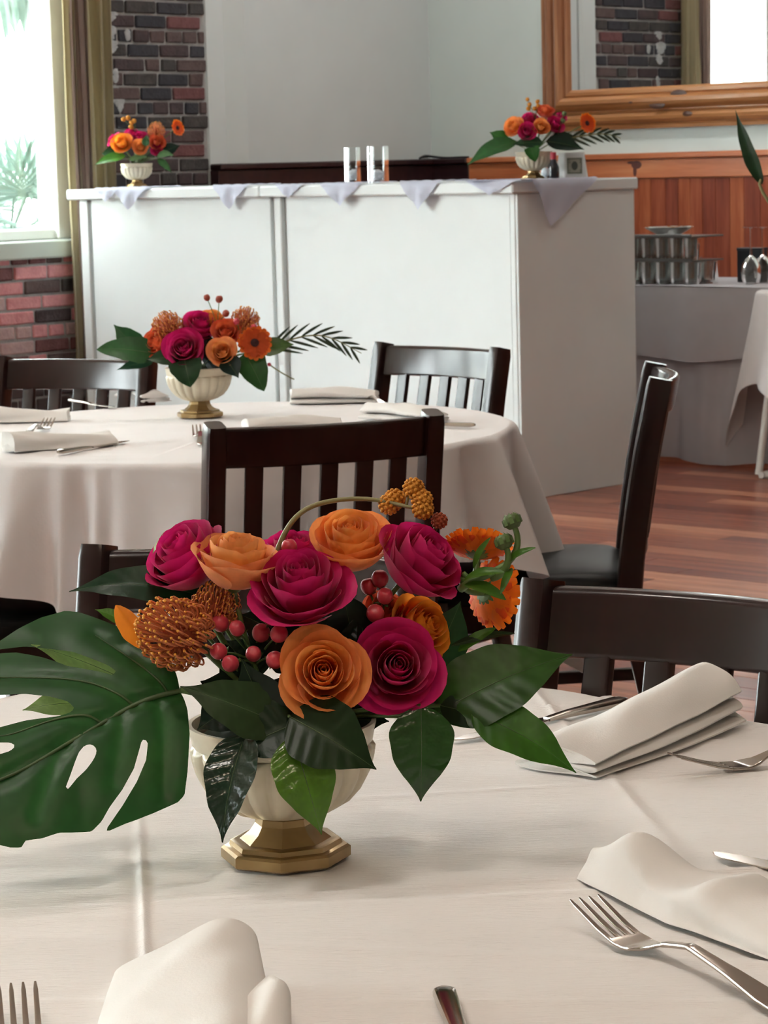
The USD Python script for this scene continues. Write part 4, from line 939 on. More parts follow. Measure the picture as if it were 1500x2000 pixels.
ORANGE = dict(a=C(252, 182, 84), b=C(246, 158, 78), e=C(244, 146, 92)); APRI = dict(a=C(253, 190, 96), b=C(246, 172, 108), e=C(244, 156, 116)); PINK = dict(a=C(208, 28, 108), b=C(196, 18, 96), e=C(214, 36, 116)); CORAL = dict(a=C(240, 130, 72), b=C(228, 104, 66), e=C(222, 92, 70)); GOLD = dict(a=C(252, 178, 52), b=C(244, 154, 44), e=C(238, 134, 50))
def frame(axis, spin=0.0):
    z = unit(axis); x = unit(np.cross(V(0.13, 0.21, 1.0), z)) if abs(z[2]) < 0.99 else V(1, 0, 0); y = np.cross(z, x)
    c, s = math.cos(spin), math.sin(spin); return np.stack([c * x + s * y, -s * x + c * y, z])
def petal_grid(R, H, w, th0, cup, flare, curl, point, rg, nu=11, nv=10, r0=0.26, ruf=0.02, tw=0.06):
    a = np.linspace(-1, 1, nu)[:, None]; v = np.linspace(0, 1, nv)[None]
    wid = w * np.sqrt(np.clip(np.sin(np.pi * (0.16 + 0.62 * v)), 0, 1)) ** 0.8
    th = th0 + a * wid
    vv = v * (1 - point * np.abs(a) ** 2.2)
    r = R * (r0 + (1 - r0) * np.sin(vv * np.pi / 2) ** 0.62)
    r = r * (1 - cup * vv ** 3 * (1 - 0.3 * np.abs(a))) * (1 + tw * a)
    r = r + R * flare * np.clip(vv - 0.55, 0, 1) ** 2 * 3.2
    z = H * vv - curl * np.clip(vv - 0.72, 0, 1) ** 1.5 * 2.2 * (0.6 + 0.4 * np.cos(a * 2))
    ph = rg.uniform(0, 6, 3)
    z = z + ruf * v ** 2 * np.sin(5 * a + ph[0]) + ruf * 0.5 * v ** 3 * np.sin(11 * a + ph[1]); r = r + ruf * 0.8 * v ** 2 * np.sin(4 * a + ph[2])
    return np.stack([r * np.cos(th), r * np.sin(th), z + 0 * th], -1), np.broadcast_to(v, th.shape)
def rose(label, center, axis, dia, pal, seed, open_=0.5, group=None, hi=True, stem_to=None, spin=0.0):
    """center: the middle of the bloom; axis: the way it faces"""
    rg = np.random.default_rng(seed); S = dia / 2; Fm = frame(axis, spin); H0 = 1.32
    base = np.asarray(center) - unit(axis) * S * H0 * 0.55
    t = thing('rose', label, 'flower', tuple(base), group=group)
    o = open_
    layers = [(2, .09, 1.00, 2.4, .30, 0, 0, .05), (3, .17, 1.03, 1.8, .26, 0, 0, .05), (3, .26, 1.05, 1.6, .22, .0, .0, .06), (3, .37, 1.06, 1.5, .17, .0, .02, .08),
              (3, .50, 1.06, 1.5, .10, .02, .05, .10), (4, .68, 1.02 - .08 * o, 1.3, .02, .05 + .06 * o, .10 + .06 * o, .16), (3, .86, .96 - .24 * o, 1.55, -.01, .09 + .14 * o, .13 + .12 * o, .30), (3, 1.0, .90 - .36 * o, 1.6, -.02, .12 + .20 * o, .15 + .18 * o, .42)]
    if not hi: layers = [layers[i] for i in (1, 3, 4, 6, 7)]
    off = rg.uniform(0, 6)
    for li, (n, R, H, w, cup, fl, cu, pt) in enumerate(layers):
        for k in range(n):
            P, vv = petal_grid(R * rg.uniform(.96, 1.04), H * rg.uniform(.95, 1.04), w, off + k * 2 * np.pi / n + rg.uniform(-.12, .12), cup, fl, cu, pt, rg, nu=13 if hi else 8, nv=11 if hi else 6, ruf=.014 + .02 * open_ * (li > 2))
            Q = base + (P.reshape(-1, 3) * S * V(1, 1, 1.22)) @ Fm
            kk = vv.reshape(-1, 1); q = np.clip((kk - .75) / .25, 0, 1)
            colr = np.array(pal['b']) * (1 - kk) + np.array(pal['a']) * kk; colr = colr * (1 - .5 * q) + np.array(pal['e']) * .5 * q
            if li >= len(layers) - 2: colr = colr * 0.5 + np.array(pal['e']) * 0.5
            obj('petal', (Q, grid(P)[1]), MATS['petal'], t, smooth=True, col=colr * rg.uniform(.93, 1.05))
        off += 1.1
    if hi or True:
        ms = []
        obj('calyx', (base + (lathe([(.0001, -.16), (.14, -.12), (.24, .0), (.30, .12)], 12)[0] * S) @ Fm, lathe([(0, 0), (1, 0), (1, 1), (1, 2)], 12)[1]), MATS['stem_green'], t, smooth=50)
    if stem_to is not None:
        b = base - unit(axis) * S * .12
        obj('stem', tube(spline([b, b * .5 + np.asarray(stem_to) * .5 - unit(axis) * S * .35, stem_to], 10), 0.0022 if hi else 0.002, 6), MATS['stem_green'], t, smooth=50)
    return t
def leaf_strip(base, tip, width, nrm, sag=0.0, fold=0.25, prof='ovate', nl=22, nt=9, corr=0.0, tipcurl=0.0):
    base, tip = np.asarray(base, float), np.asarray(tip, float); L = np.linalg.norm(tip - base); d = unit(tip - base); nrm = unit(nrm - d * (np.asarray(nrm) @ d)); s = np.cross(d, nrm)
    u = np.linspace(0, 1, nl); a = np.linspace(-1, 1, nt)
    if prof == 'ovate': w = np.sin(np.pi * np.clip(u, 0, 1) ** 0.72) ** 0.85 * (1 - 0.25 * u)
    elif prof == 'heart': w = np.minimum(1, (u * 9) ** .5) * (1 - u ** 2.2) ** 0.8
    else: w = np.sin(np.pi * u ** 0.9) ** 0.6
    if prof == 'ovate': w = w * (1 - .55 * np.clip((u - .72) / .28, 0, 1) ** 1.2)
    wav = 1 + .03 * np.sin(u * 19 + L * 300)
    w = w * wav; w = w / w.max() * width / 2; w[0] = max(w[0], .0006); w[-1] = .0004
    ctr = base + u[:, None] * (tip - base) + nrm * (sag * L * np.sin(np.pi * u))[:, None] - nrm * (tipcurl * L * np.clip(u - .6, 0, 1) ** 2)[:, None]
    P = ctr[:, None] + (a[None] * w[:, None])[..., None] * s + ((np.abs(a)[None] * w[:, None]) * fold + corr * width * np.sin(u[:, None] * 46 - np.abs(a)[None] * 5.5) * np.sqrt(np.abs(a))[None] * (np.abs(a) < .98)[None])[..., None] * nrm
    return P, ctr, u, a
DARK, MID, FRESH, PALE = C(28, 58, 26), C(40, 76, 30), C(66, 108, 34), C(126, 152, 88)
def leaf(label, base, tip, width, nrm, tone=DARK, sag=0.05, fold=0.22, prof='ovate', corr=0.008, group=None, stem_to=None, tipcurl=0.1, seed=0, name='leaf', cat='leaf', hi=True, m='leaf'):
    P, ctr, u, a = leaf_strip(base, tip, width, nrm, sag, fold, prof, 30 if hi else 12, 13 if hi else 5, corr, tipcurl)
    t = thing(name, label, cat, tuple(base), group=group)
    k = (np.abs(a)[None] * np.ones((len(u), 1))).reshape(-1, 1); uu = (u[:, None] * np.ones((1, len(a)))).reshape(-1, 1)
    ve = np.clip(np.sin(uu * 46 - k * 5.5) - .8, 0, 1) * 2
    colr = np.array(tone) * (1 + .35 * ve) * (1 + .25 * np.clip(.2 - k, 0, 1) * 5)
    obj('blade', grid(P), MATS[m], t, smooth=True, col=colr)
    n = unit(np.asarray(nrm)); obj('midrib', tube(ctr + 0 * n, np.linspace(.011, .003, len(u)) * width * (1 if hi else 1.6), 5), MATS['vein'], t, smooth=True)
    if stem_to is not None: obj('stem', tube(spline([base, np.asarray(base) * .5 + np.asarray(stem_to) * .5 + UP * .004, stem_to], 8), .0016 if hi else .0014, 6), MATS['stem_green'], t, smooth=True)
    return t
def pincushion(label, center, axis, dia, seed, ns=260, group=None, pal=None, stem_to=None, length=1.0):
    ns = int(ns * .75)
    rg = np.random.default_rng(seed); S = dia / 2; Fm = frame(axis); base = np.asarray(center) - unit(axis) * S * .3
    t = thing('pincushion_flower', label, 'flower', tuple(base), group=group)
    v, f = ball((0, 0, 0), 1, 2); obj('head', (base + ((v * V(.5, .5, .6 * length) + V(0, 0, .25)) * S) @ Fm, f), MATS['head_rust'], t, smooth=True)
    A, Bm = [], []
    for i in range(ns):
        z = 1 - 1.55 * (i + .5) / ns; ph = i * 2.39996 + rg.uniform(-.2, .2); r = math.sqrt(max(0, 1 - z * z)); d = V(r * math.cos(ph), r * math.sin(ph), z)
        p0 = d * .45 * V(1, 1, 1.2 * length) + V(0, 0, .2); out = d * rg.uniform(.86, 1.0) * V(1, 1, 1.15 * length) + V(0, 0, .25)
        p1 = (p0 + out) / 2 + d * .1 + V(0, 0, -.10); p2 = out + V(0, 0, .10); p3 = out * .93 + V(0, 0, .24)
        pts = base + (spline([p0, p1, p2, p3], 7) * S) @ Fm
        A.append(tube(pts, np.array([1, 1, 1, 1, 1, .9, .8]) * .030 * S, 4)); Bm.append(ball(pts[-1], .044 * S, 0))
    obj('styles', join(*A), MATS['style_rust'], t, smooth=True, kind='stuff'); obj('style_tips', join(*Bm), MATS['style_tip'], t, smooth=True, kind='stuff')
    if stem_to is not None: obj('stem', tube(spline([base - unit(axis) * S * .3, (base + np.asarray(stem_to)) / 2 - unit(axis) * S * .3, stem_to], 8), .0026, 6), MATS['stem_green'], t, smooth=True)
    return t
def daisy(label, center, axis, dia, seed, n=34, rows=2, group=None, back=True, stem_to=None, cols=(C(246, 120, 22), C(234, 88, 20)), dish=0.25, hi=True):
    rg = np.random.default_rng(seed); S = dia / 2; Fm = frame(axis); c = np.asarray(center)
    t = thing('daisy', label, 'flower', tuple(c), group=group)
    for row in range(rows):
        for k in range(n):
            ph = (k + row * .5) * 2 * np.pi / n + rg.uniform(-.05, .05); Lk = (1 - .14 * row) * rg.uniform(.92, 1.03)
            u = np.linspace(0, 1, 6 if hi else 4)[:, None]; a = np.array([-1, 0, 1.])[None]; wd = (4.2 / n) * np.sin(np.pi * (.18 + .7 * u)) + .02
            r = .18 + (Lk - .18) * u * (1 - .05 * np.abs(a)); y = a * wd; z = dish * u ** 1.6 * (1 - row * .5) + row * .06 - .03 * (1 - np.abs(a)) + 0.03 * np.sin(9 * k + 4 * u)
            X = r * math.cos(ph) - y * math.sin(ph); Y = r * math.sin(ph) + y * math.cos(ph)
            P = np.stack([X, Y, z + 0 * X], -1); colr = np.array(cols[row % 2])[None] * rg.uniform(.9, 1.08) * np.ones((P.shape[0] * P.shape[1], 1))
            obj('ray_petal', (c + (P.reshape(-1, 3) * S) @ Fm, grid(P)[1]), MATS['petal'], t, smooth=True, col=colr)
    obj('disc', (c + (lathe([(.0001, .02), (.22, .03), (.24, .09), (.12, .13), (.0001, .14)], 16)[0] * S) @ Fm, lathe([(0, 0), (1, 0), (1, 1), (1, 2), (1, 3)], 16)[1]), MATS['disc_dark'], t, smooth=50)
    if back:
        for k in range(12):
            ph = k * 2 * np.pi / 12; P = np.array([[[.05 * math.cos(ph + q), .05 * math.sin(ph + q), -.09] for q in (-.5, .5)], [[.24 * math.cos(ph + q), .24 * math.sin(ph + q), -.06] for q in (-.28, .28)], [[.40 * math.cos(ph + q), .40 * math.sin(ph + q), .02] for q in (-.03, .03)]])
            obj('sepal', (c + (P.reshape(-1, 3) * S) @ Fm, grid(P)[1]), MATS['stem_green'], t)
    if stem_to is not None:
        b = c - unit(axis) * S * .08; st = np.asarray(stem_to); obj('stem', tube(spline([b, b - unit(axis) * S * .5 + (st - b) * .25, st], 12), .0024 if hi else .0022, 6), MATS['stem_green'], t, smooth=True)
    return t
def berry_sprig(label, pts, r, root, group=None, m='berry_pink', name='berry_sprig', stem='stem_green', bracts=True):
    root = np.asarray(root); t = thing(name, label, 'berries', tuple(root), group=group)
    for i, p in enumerate(pts):
        p = np.asarray(p); d = unit(p - root); v, f = ball((0, 0, 0), 1, 2)
        Fm = frame(d, i); v = v * V(1, 1, 1.12); top = np.clip(v[:, 2] - .9, 0, 1)[:, None]; v = v - top * V(0, 0, .9)
        b = obj('berry', (p + (v * r * (0.92 + .16 * ((i * 37) % 10) / 10)) @ Fm, f), MATS[m], t, smooth=True)
        if bracts:
            for k in range(4):
                ph = k * np.pi / 2 + .4; Q = np.array([[0, 0, -1.02], [.6 * math.cos(ph - .5), .6 * math.sin(ph - .5), -.95], [1.15 * math.cos(ph), 1.15 * math.sin(ph), -.7], [.6 * math.cos(ph + .5), .6 * math.sin(ph + .5), -.95]])
                obj('bract', (p + (Q * r) @ Fm, np.array([[0, 1, 2], [0, 2, 3]])), MATS['stem_green'], b)
        obj('stalk', tube(spline([p - d * r, (p - d * r) * .5 + root * .5 + UP * r * .5, root], 8), r * .14, 5), MATS[stem], t, smooth=True)
    return t
def pompoms(label, pts, r, spine, group=None, knobs=46, name='pompom_flower', m='pompom_gold', hi=True):
    t = thing(name, label, 'flower', tuple(spine[0]), group=group)
    obj('stem', tube(spline(spine, 26), np.linspace(.0024, .0015, 26) if hi else .0018, 7), MATS['stem_olive'], t, smooth=True)
    sp = spline(spine, 40)
    for i, p in enumerate(pts):
        p = np.asarray(p); ms = [ball(p, r * .82, 1)]
        for k in range(knobs):
            z = 1 - 2 * (k + .5) / knobs; ph = k * 2.4; q = math.sqrt(1 - z * z); ms.append(ball(p + V(q * math.cos(ph), q * math.sin(ph), z) * r * .88, r * .2, 0))
        obj('pompom', join(*ms), MATS[m], t, smooth=True)
        nb = sp[np.argmin(np.linalg.norm(sp - p, axis=1) + .3 * np.abs(np.arange(40) - 30) / 400)]
        obj('stalk', tube(spline([nb, (nb + p) / 2 + V(0, 0, .003), p], 6), .0011, 5), MATS['stem_olive'], t, smooth=True)
    return t
def sheet(poly_px, plane_p, plane_n, sag_fn=None, size=0.012, holes=()):
    """a leaf outlined on its own tilted plane, meshed and bent"""
    pts = [PN(x, y, plane_p, plane_n) for x, y in poly_px]
    z = unit(plane_n); x = unit(np.cross(UP, z)); y = np.cross(z, x); o = pts[0]
    to2 = lambda q: ((q - o) @ x, (q - o) @ y)
    pg = Polygon([to2(q) for q in pts], [[to2(PN(a, b, plane_p, plane_n)) for a, b in h] for h in holes]).buffer(0)
    if pg.geom_type != 'Polygon': pg = max(pg.geoms, key=lambda g: g.area)
    pg = pg.buffer(.0012).buffer(-.0024).buffer(.0012)
    if pg.geom_type != 'Polygon': pg = max(pg.geoms, key=lambda g: g.area)
    from scipy.spatial import Delaunay
    import shapely
    x0, y0, x1, y1 = pg.bounds; gy = np.arange(y0, y1, size * .866); gp = np.concatenate([np.stack([np.arange(x0 + (i % 2) * size / 2, x1, size), np.full(len(np.arange(x0 + (i % 2) * size / 2, x1, size)), yy)], 1) for i, yy in enumerate(gy)])
    gp = gp[shapely.contains_xy(pg.buffer(-size * .45), gp[:, 0], gp[:, 1])]
    bd = [np.array([r.interpolate(q).coords[0] for q in np.linspace(0, r.length, max(8, int(r.length / (size * .6))), endpoint=False)]) for r in (pg.exterior, *pg.interiors)]
    pt = np.vstack([gp, *bd]); f = Delaunay(pt).simplices; cc = pt[f].mean(1); f = f[shapely.contains_xy(pg, cc[:, 0], cc[:, 1])]
    a2 = np.cross(pt[f[:, 1]] - pt[f[:, 0]], pt[f[:, 2]] - pt[f[:, 0]]); f[a2 < 0] = f[a2 < 0][:, ::-1]
    v3 = np.column_stack([pt, np.zeros(len(pt))])
    W3 = o + v3[:, :1] * x + v3[:, 1:2] * y
    if sag_fn is not None: W3 = W3 + sag_fn(W3)[:, None] * z
    return W3, f
def seg_dist(P, a, b):
    d = b - a; t = np.clip((P - a) @ d / (d @ d), 0, 1); return np.linalg.norm(P - a - t[:, None] * d, axis=1)
# ------------------------------------------------------------------ the near arrangement
G = 'flowers of the near arrangement'; GL_ = 'leaves of the near arrangement'
ROOT = V(pu[0], pu[1], ZT + .104)
D0 = pu[1]
def N(px, py, dy=0.0): return PY(px, py, D0 + dy)
TOC = unit(V(0, -1, .25))                 # towards the camera
rose('magenta rose low behind the left apricot rose of the near urn', N(362, 1086, .015), V(-.5, -.4, .77), .066, PINK, 1, .2, G, stem_to=ROOT)
rose('apricot rose with upturned pointed petals at the top left of the near urn', N(462, 1090, -.015), V(.12, -.2, .97), .064, APRI, 2, .35, G, stem_to=ROOT)
rose('magenta rose peeping between the two upper orange roses of the near urn', N(572, 1085, .04), V(.0, -.2, 1), .06, PINK, 3, .3, G, stem_to=ROOT)
rose('large orange rose at the top of the near arrangement', N(685, 1056, .005), V(.02, -.46, .88), .060, ORANGE, 4, .15, G, stem_to=ROOT)
rose('frilled magenta rose in the middle of the near arrangement', N(585, 1140, -.035), V(-.04, -.56, .83), .074, PINK, 5, .8, G, stem_to=ROOT)
rose('magenta rose facing up and right beside the orange daisies', N(826, 1092, -.005), V(.60, -.40, .69), .068, PINK, 6, .6, G, stem_to=ROOT)
rose('orange rose with a spiral heart at the lower front of the near urn', N(632, 1313, -.066), V(.02, -.93, .36), .062, ORANGE, 7, .8, G, stem_to=ROOT, spin=1.1)
rose('magenta rose with a spiral heart beside the lower orange rose', N(776, 1303, -.045), V(.12, -.90, .36), .066, PINK, 8, .8, G, stem_to=ROOT, spin=.4)
rose('golden orange spray rose tucked behind the lower magenta rose', N(826, 1226, .004), V(.66, -.60, .38), .052, GOLD, 9, .7, G, stem_to=ROOT)
rose('coral spray rose half hidden beneath the right magenta rose', N(750, 1192, .008), V(.2, -.7, .6), .032, CORAL, 10, .5, G, stem_to=ROOT)
pincushion('rust orange pincushion flower at the left of the near urn', N(350, 1240, -.03), V(-.62, -.45, .42), .058, 11, 300, G, stem_to=ROOT, length=1.1)
pincushion('smaller rust pincushion flower behind the first, under the apricot rose', N(420, 1190, -.005), V(.25, -.4, .9), .040, 12, 240, G, stem_to=ROOT)
br_ = N(500, 1300, .0)
berry_sprig('sprig of round pink berries beside the pincushion flowers', [N(x, y, d) for x, y, d in ((463, 1227, -.03), (545, 1238, -.045), (427, 1272, -.035), (495, 1277, -.035), (537, 1289, -.05), (450, 1296, -.045), (529, 1205, -.03), (510, 1236, -.02), (430, 1217, -.02))], .0066, br_, G)
berry_sprig('single pink berry before the top orange rose', [N(565, 1068, .0)], .0066, N(575, 1110, .0), G)
berry_sprig('coral berry sprig in the gap under the top orange rose', [N(752, 1164, -.01), (N(733, 1198, -.012)), N(742, 1130, .005), N(720, 1145, .01)], .0068, N(745, 1240, .01), G)
pompoms('arching stem of golden pompom flowers above the near roses', [N(760, 985, .03), N(808, 954, .02), N(824, 976, .015), N(826, 994, .012), N(771, 975, .035)], .0086, [N(535, 1095, .02), N(560, 1035, .02), N(590, 1000, .025), N(640, 980, .03), N(720, 975, .03), N(775, 985, .022), N(815, 992, .016)], G)
pompoms('small unripe brownish pompom beside the golden ones', [N(858, 1017, .02)], .0066, [N(838, 1085, .03), N(846, 1045, .025), N(858, 1017, .02)], G, name='unripe_pompom', m='head_rust')
daisy('upper orange daisy seen from behind at the right of the near urn', N(932, 1082, .02), V(.10, .52, .82), .058, 13, 28, 2, G, stem_to=N(905, 1120, .0), dish=.35)
daisy('lower orange daisy seen from behind at the right of the near urn', N(948, 1158, .02), V(.62, .52, -.15), .060, 14, 28, 2, G, stem_to=N(905, 1128, .0), dish=.35)
def bud(label, path, r, leaves):
    t = thing('daisy_bud', label, 'flower bud', tuple(path[0]), group=G)
    obj('stem', tube(spline(path, 20), np.linspace(.0034, .0022, 20), 8), MATS['stem_green'], t, smooth=True)
    d = unit(np.asarray(path[-1]) - np.asarray(path[-2])); Fm = frame(d)
    v, f = lathe([(.0001, -.35), (.55, -.3), (1.0, .2), (.98, .7), (.62, 1.12), (.0001, 1.15)], 16)
    b = obj('bud', (np.asarray(path[-1]) + (v * r) @ Fm, f), MATS['bud_green'], t, smooth=50)
    for k in range(9):
        ph = k * 2 * np.pi / 9; P = np.array([[[1.03 * math.cos(ph + q), 1.03 * math.sin(ph + q), .1] for q in (-.22, .22)], [[1.02 * math.cos(ph + q), 1.02 * math.sin(ph + q), .8] for q in (-.18, .18)], [[.6 * math.cos(ph + q), .6 * math.sin(ph + q), 1.3] for q in (-.03, .03)]])
        obj('sepal', (np.asarray(path[-1]) + (P.reshape(-1, 3) * r) @ Fm, grid(P)[1]), MATS['stem_green'], b)
    for b0, b1, w in leaves:
        P, ctr, u, a = leaf_strip(b0, b1, w, V(0, -.6, .8), .1, .3, 'strap', 12, 5); obj('bract', grid(P), MATS['leaf'], t, smooth=True, col=np.tile(FRESH, (60, 1)))
mat('bud_green', vary=ramp2(C(66, 84, 44), C(92, 110, 62)), scale=(200, 200, 60), rough=0.6)
bud('tall green daisy bud standing above the orange daisies', [N(900, 1150, .0), N(940, 1128, -.01), N(985, 1104, -.01), N(1008, 1075, -.008), N(1010, 1045, -.006), N(1003, 1026, -.004)], .0076, [(N(985, 1104, -.01), N(1046, 1070, -.02), .007), (N(905, 1135, -.01), N(985, 1118, -.03), .011), (N(907, 1142, -.01), N(988, 1172, -.03), .012)])
bud('shorter green daisy bud beneath the tall one', [N(960, 1128, -.008), N(990, 1105, -.014), N(992, 1080, -.014), N(987, 1066, -.012)], .0074, [(N(925, 1110, -.012), N(958, 1050, -.02), .006), (N(1000, 1110, -.01), N(978, 1160, -.03), .006)])
t = thing('tulip_petal', 'single smooth orange petal standing at the left of the pincushion flower', 'petal', tuple(N(275, 1256, -.02)), group=G)
P, ctr, u, a = leaf_strip(N(290, 1266, -.02), N(226, 1182, -.015), .019, V(-.2, -.9, .3), .05, .5, 'strap', 18, 9)
obj('petal', grid(P), MATS['petal'], t, smooth=True, col=np.tile(C(240, 140, 40), (18 * 9, 1)))

# the big split leaf
mp0, mp1, mp2 = PY(370, 1360, D0 - .03), PY(0, 1200, D0 - .005), PY(0, 1640, D0 - .13)
mn = unit(np.cross(mp1 - mp0, mp2 - mp0)); mn = mn if mn[1] < 0 else -mn
out = [(352, 1345), (343, 1313), (322, 1288), (300, 1264), (267, 1236), (227, 1206), (187, 1183), (157, 1164), (130, 1156), (83, 1167), (33, 1192), (0, 1213), (-60, 1250), (-75, 1262), (-40, 1240), (0, 1234), (50, 1235), (100, 1248), (143, 1260), (187, 1283), (213, 1297), (228, 1310), (220, 1317), (187, 1307), (133, 1293), (83, 1267), (33, 1248), (0, 1245), (-70, 1262),
       (-120, 1290), (-150, 1330), (-120, 1345), (-60, 1344), (0, 1346), (50, 1348), (100, 1357), (133, 1369), (145, 1382), (140, 1390), (110, 1397), (50, 1405), (0, 1417), (-60, 1432), (-140, 1450), (-170, 1480), (-120, 1470), (-60, 1454), (0, 1449), (20, 1450), (31, 1457), (20, 1467), (0, 1473), (-60, 1490), (-150, 1530), (-160, 1570), (-120, 1610), (-60, 1635), (0, 1643), (20, 1647), (42, 1647),
       (50, 1635), (83, 1630), (117, 1618), (180, 1611), (200, 1592), (215, 1568), (240, 1535), (262, 1497), (272, 1463), (277, 1445), (283, 1441), (289, 1450), (286, 1480), (268, 1520), (241, 1563), (213, 1600), (192, 1624), (200, 1614), (247, 1593), (300, 1573), (350, 1550), (363, 1537), (368, 1497), (371, 1430), (366, 1385)]
hole = [(115, 1562), (127, 1540), (138, 1512), (147, 1487), (154, 1470), (163, 1459), (172, 1454), (181, 1455), (189, 1463), (187, 1475), (180, 1487), (168, 1502), (150, 1519), (132, 1541)]
mid = [PN(x, y, mp0, mn) for x, y in ((352, 1347), (260, 1373), (200, 1407), (117, 1457), (33, 1505), (-60, 1540), (-130, 1560))]
vns = [[PN(x, y, mp0, mn) for x, y in q] for q in (((330, 1352), (300, 1318), (240, 1268), (187, 1224)), ((262, 1372), (210, 1343), (160, 1325), (80, 1312), (0, 1303)), ((200, 1407), (120, 1400), (40, 1425), (0, 1433)), ((238, 1388), (238, 1420), (232, 1460), (222, 1530)), ((305, 1362), (318, 1400), (322, 1440), (320, 1540)), ((130, 1450), (95, 1520), (70, 1590)))]
def bend(Wp):
    d = np.min([seg_dist(Wp, mid[i], mid[i + 1]) for i in range(len(mid) - 1)], axis=0)
    e = np.min([seg_dist(Wp, v[i], v[i + 1]) for v in vns for i in range(len(v) - 1)], axis=0)
    return -0.9 * d ** 2 / .1 * .25 + .0016 * np.exp(-(e / .004) ** 2) * -1 - .004 * np.exp(-(d / .006) ** 2) + .0010 * np.sin(e * 130)
mv, mf = sheet(out, mp0, mn, bend, .0045, [hole])
mon = thing('monstera_leaf', 'large dark split monstera leaf spreading to the left of the near urn', 'leaf', tuple(mp0), group=GL_)
d_ = np.min([seg_dist(mv, v[i], v[i + 1]) for v in vns for i in range(len(v) - 1)], axis=0)[:, None]
obj('blade', (mv, mf), MATS['leaf'], mon, smooth=True, col=np.array(C(32, 72, 32)) * (1 + .5 * np.exp(-(d_ / .006) ** 2)) + np.array(C(60, 70, 20)) * .35 * np.clip(meshkit.noise(mv * 28, 2)[:, None] - .55, 0, 1))
obj('midrib', tube(spline(np.array(mid) + mn * .001 + np.outer(bend(np.array(mid)), mn), 30), np.linspace(.0022, .0008, 30), 6), MATS['vein'], mon, smooth=True)
for v in vns[:3]:
    q = spline(v, 20); obj('vein', tube(q + np.outer(bend(q) + .0006, mn), np.linspace(.0012, .0004, 20), 5), MATS['vein'], mon, smooth=True)
obj('stem', tube(spline([mid[0], (mid[0] + ROOT) / 2 + UP * .004, ROOT], 8), .0026, 8), MATS['stem_green'], mon, smooth=True)

def L_(label, b, t_, w, nrm, tone=DARK, db=0.0, dt=0.0, **k):
    return leaf(label, N(*b, db), N(*t_, dt), w, np.asarray(nrm, float), tone, group=GL_, stem_to=ROOT if k.pop('stem', True) else None, **k)
L_('dark leaf curling left above the monstera leaf, its tip drawn out', (400, 1165), (134, 1152), .034, (-.1, -.75, .7), C(22, 48, 28), .02, .03, sag=.12, tipcurl=.15)
L_('pale green leaf seen through the upper split of the monstera leaf', (250, 1330), (62, 1258), .030, (-.2, -.8, .6), PALE, .03, .0, fold=.1, stem=False)
L_('pale green leaf seen through the middle split of the monstera leaf', (170, 1372), (44, 1386), .026, (0, -.7, .7), PALE, .02, .01, fold=.15, stem=False)
L_('light green leaf edge behind the left magenta rose', (300, 1130), (318, 1040), .018, (-.9, -.3, .2), C(150, 172, 120), .02, .03, fold=.3)
L_('small light leaf beside the single orange petal', (245, 1215), (186, 1190), .012, (0, -.7, .7), FRESH, .0, .0, stem=False)
L_('grey-green leaf pointing left at the front of the near urn', (560, 1420), (353, 1340), .044, (-.1, -.85, .5), C(42, 62, 34), -.06, -.07, fold=.15, sag=.06)
L_('dark upright leaf between the berries and the lower orange rose', (545, 1440), (472, 1288), .050, (-.2, -.9, .35), C(20, 36, 24), -.05, -.06)
L_('glossy blue-green leaf hanging down at the left of the near urn', (480, 1432), (433, 1645), .043, (-.35, -.85, .45), C(26, 48, 34), -.068, -.10, corr=.03, fold=.3, sag=.08, m='leaf_glossy')
L_('bright green leaf hanging in front of the near urn foot', (572, 1436), (628, 1630), .046, (.0, -.9, .45), C(72, 112, 28), -.08, -.10, corr=.014, fold=.12, sag=.08, m='leaf_glossy')
L_('dark leaf pointing right below the lower orange rose', (566, 1400), (735, 1502), .056, (.05, -.88, .45), C(28, 50, 24), -.07, -.09, sag=.08)
L_('dark leaf hanging down with golden glints right of the near urn', (822, 1378), (822, 1566), .050, (.1, -.88, .45), C(34, 72, 26), -.05, -.06, corr=.012, fold=.1, sag=.06, m='leaf_glossy')
L_('large leaf reaching right towards the far napkin, tip drawn out', (850, 1395), (1118, 1276), .062, (.0, -.80, .6), C(44, 78, 28), -.02, .0, sag=.08, fold=.16, corr=.012)
L_('green leaf drooping right over the folded napkin', (922, 1392), (1126, 1508), .042, (.1, -.78, .6), C(50, 92, 26), -.03, -.05, sag=.10, fold=.12, stem=False)
L_('dark small leaf joining the two right-hand leaves', (860, 1378), (1000, 1420), .030, (.0, -.75, .65), C(24, 46, 24), -.02, -.03)
L_('dark leaf draped over the urn rim between the hanging leaves', (600, 1405), (455, 1470), .052, (-.05, -.85, .5), C(22, 46, 26), -.06, -.075, sag=.06)
L_('dark leaf covering the left rim of the near urn', (480, 1370), (385, 1425), .044, (-.2, -.8, .6), C(18, 40, 26), -.04, -.05)
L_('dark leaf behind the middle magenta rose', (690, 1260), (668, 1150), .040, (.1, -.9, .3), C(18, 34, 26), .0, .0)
L_('dark leaf under the right magenta rose, beside the daisies', (840, 1300), (900, 1175), .040, (.3, -.9, .2), C(36, 66, 36), .02, .02)
L_('dark leaf behind the golden spray rose', (760, 1290), (880, 1195), .036, (.2, -.9, .3), C(24, 46, 28), .02, .02)
L_('narrow dark blade pointing right beneath the daisies', (880, 1262), (1005, 1236), .009, (.0, -.5, .8), C(30, 50, 28), .0, .0, prof='strap', stem=False)
L_('narrow green leaf beneath the daisies', (895, 1272), (968, 1226), .010, (.0, -.6, .7), FRESH, .0, .0, prof='strap', stem=False)
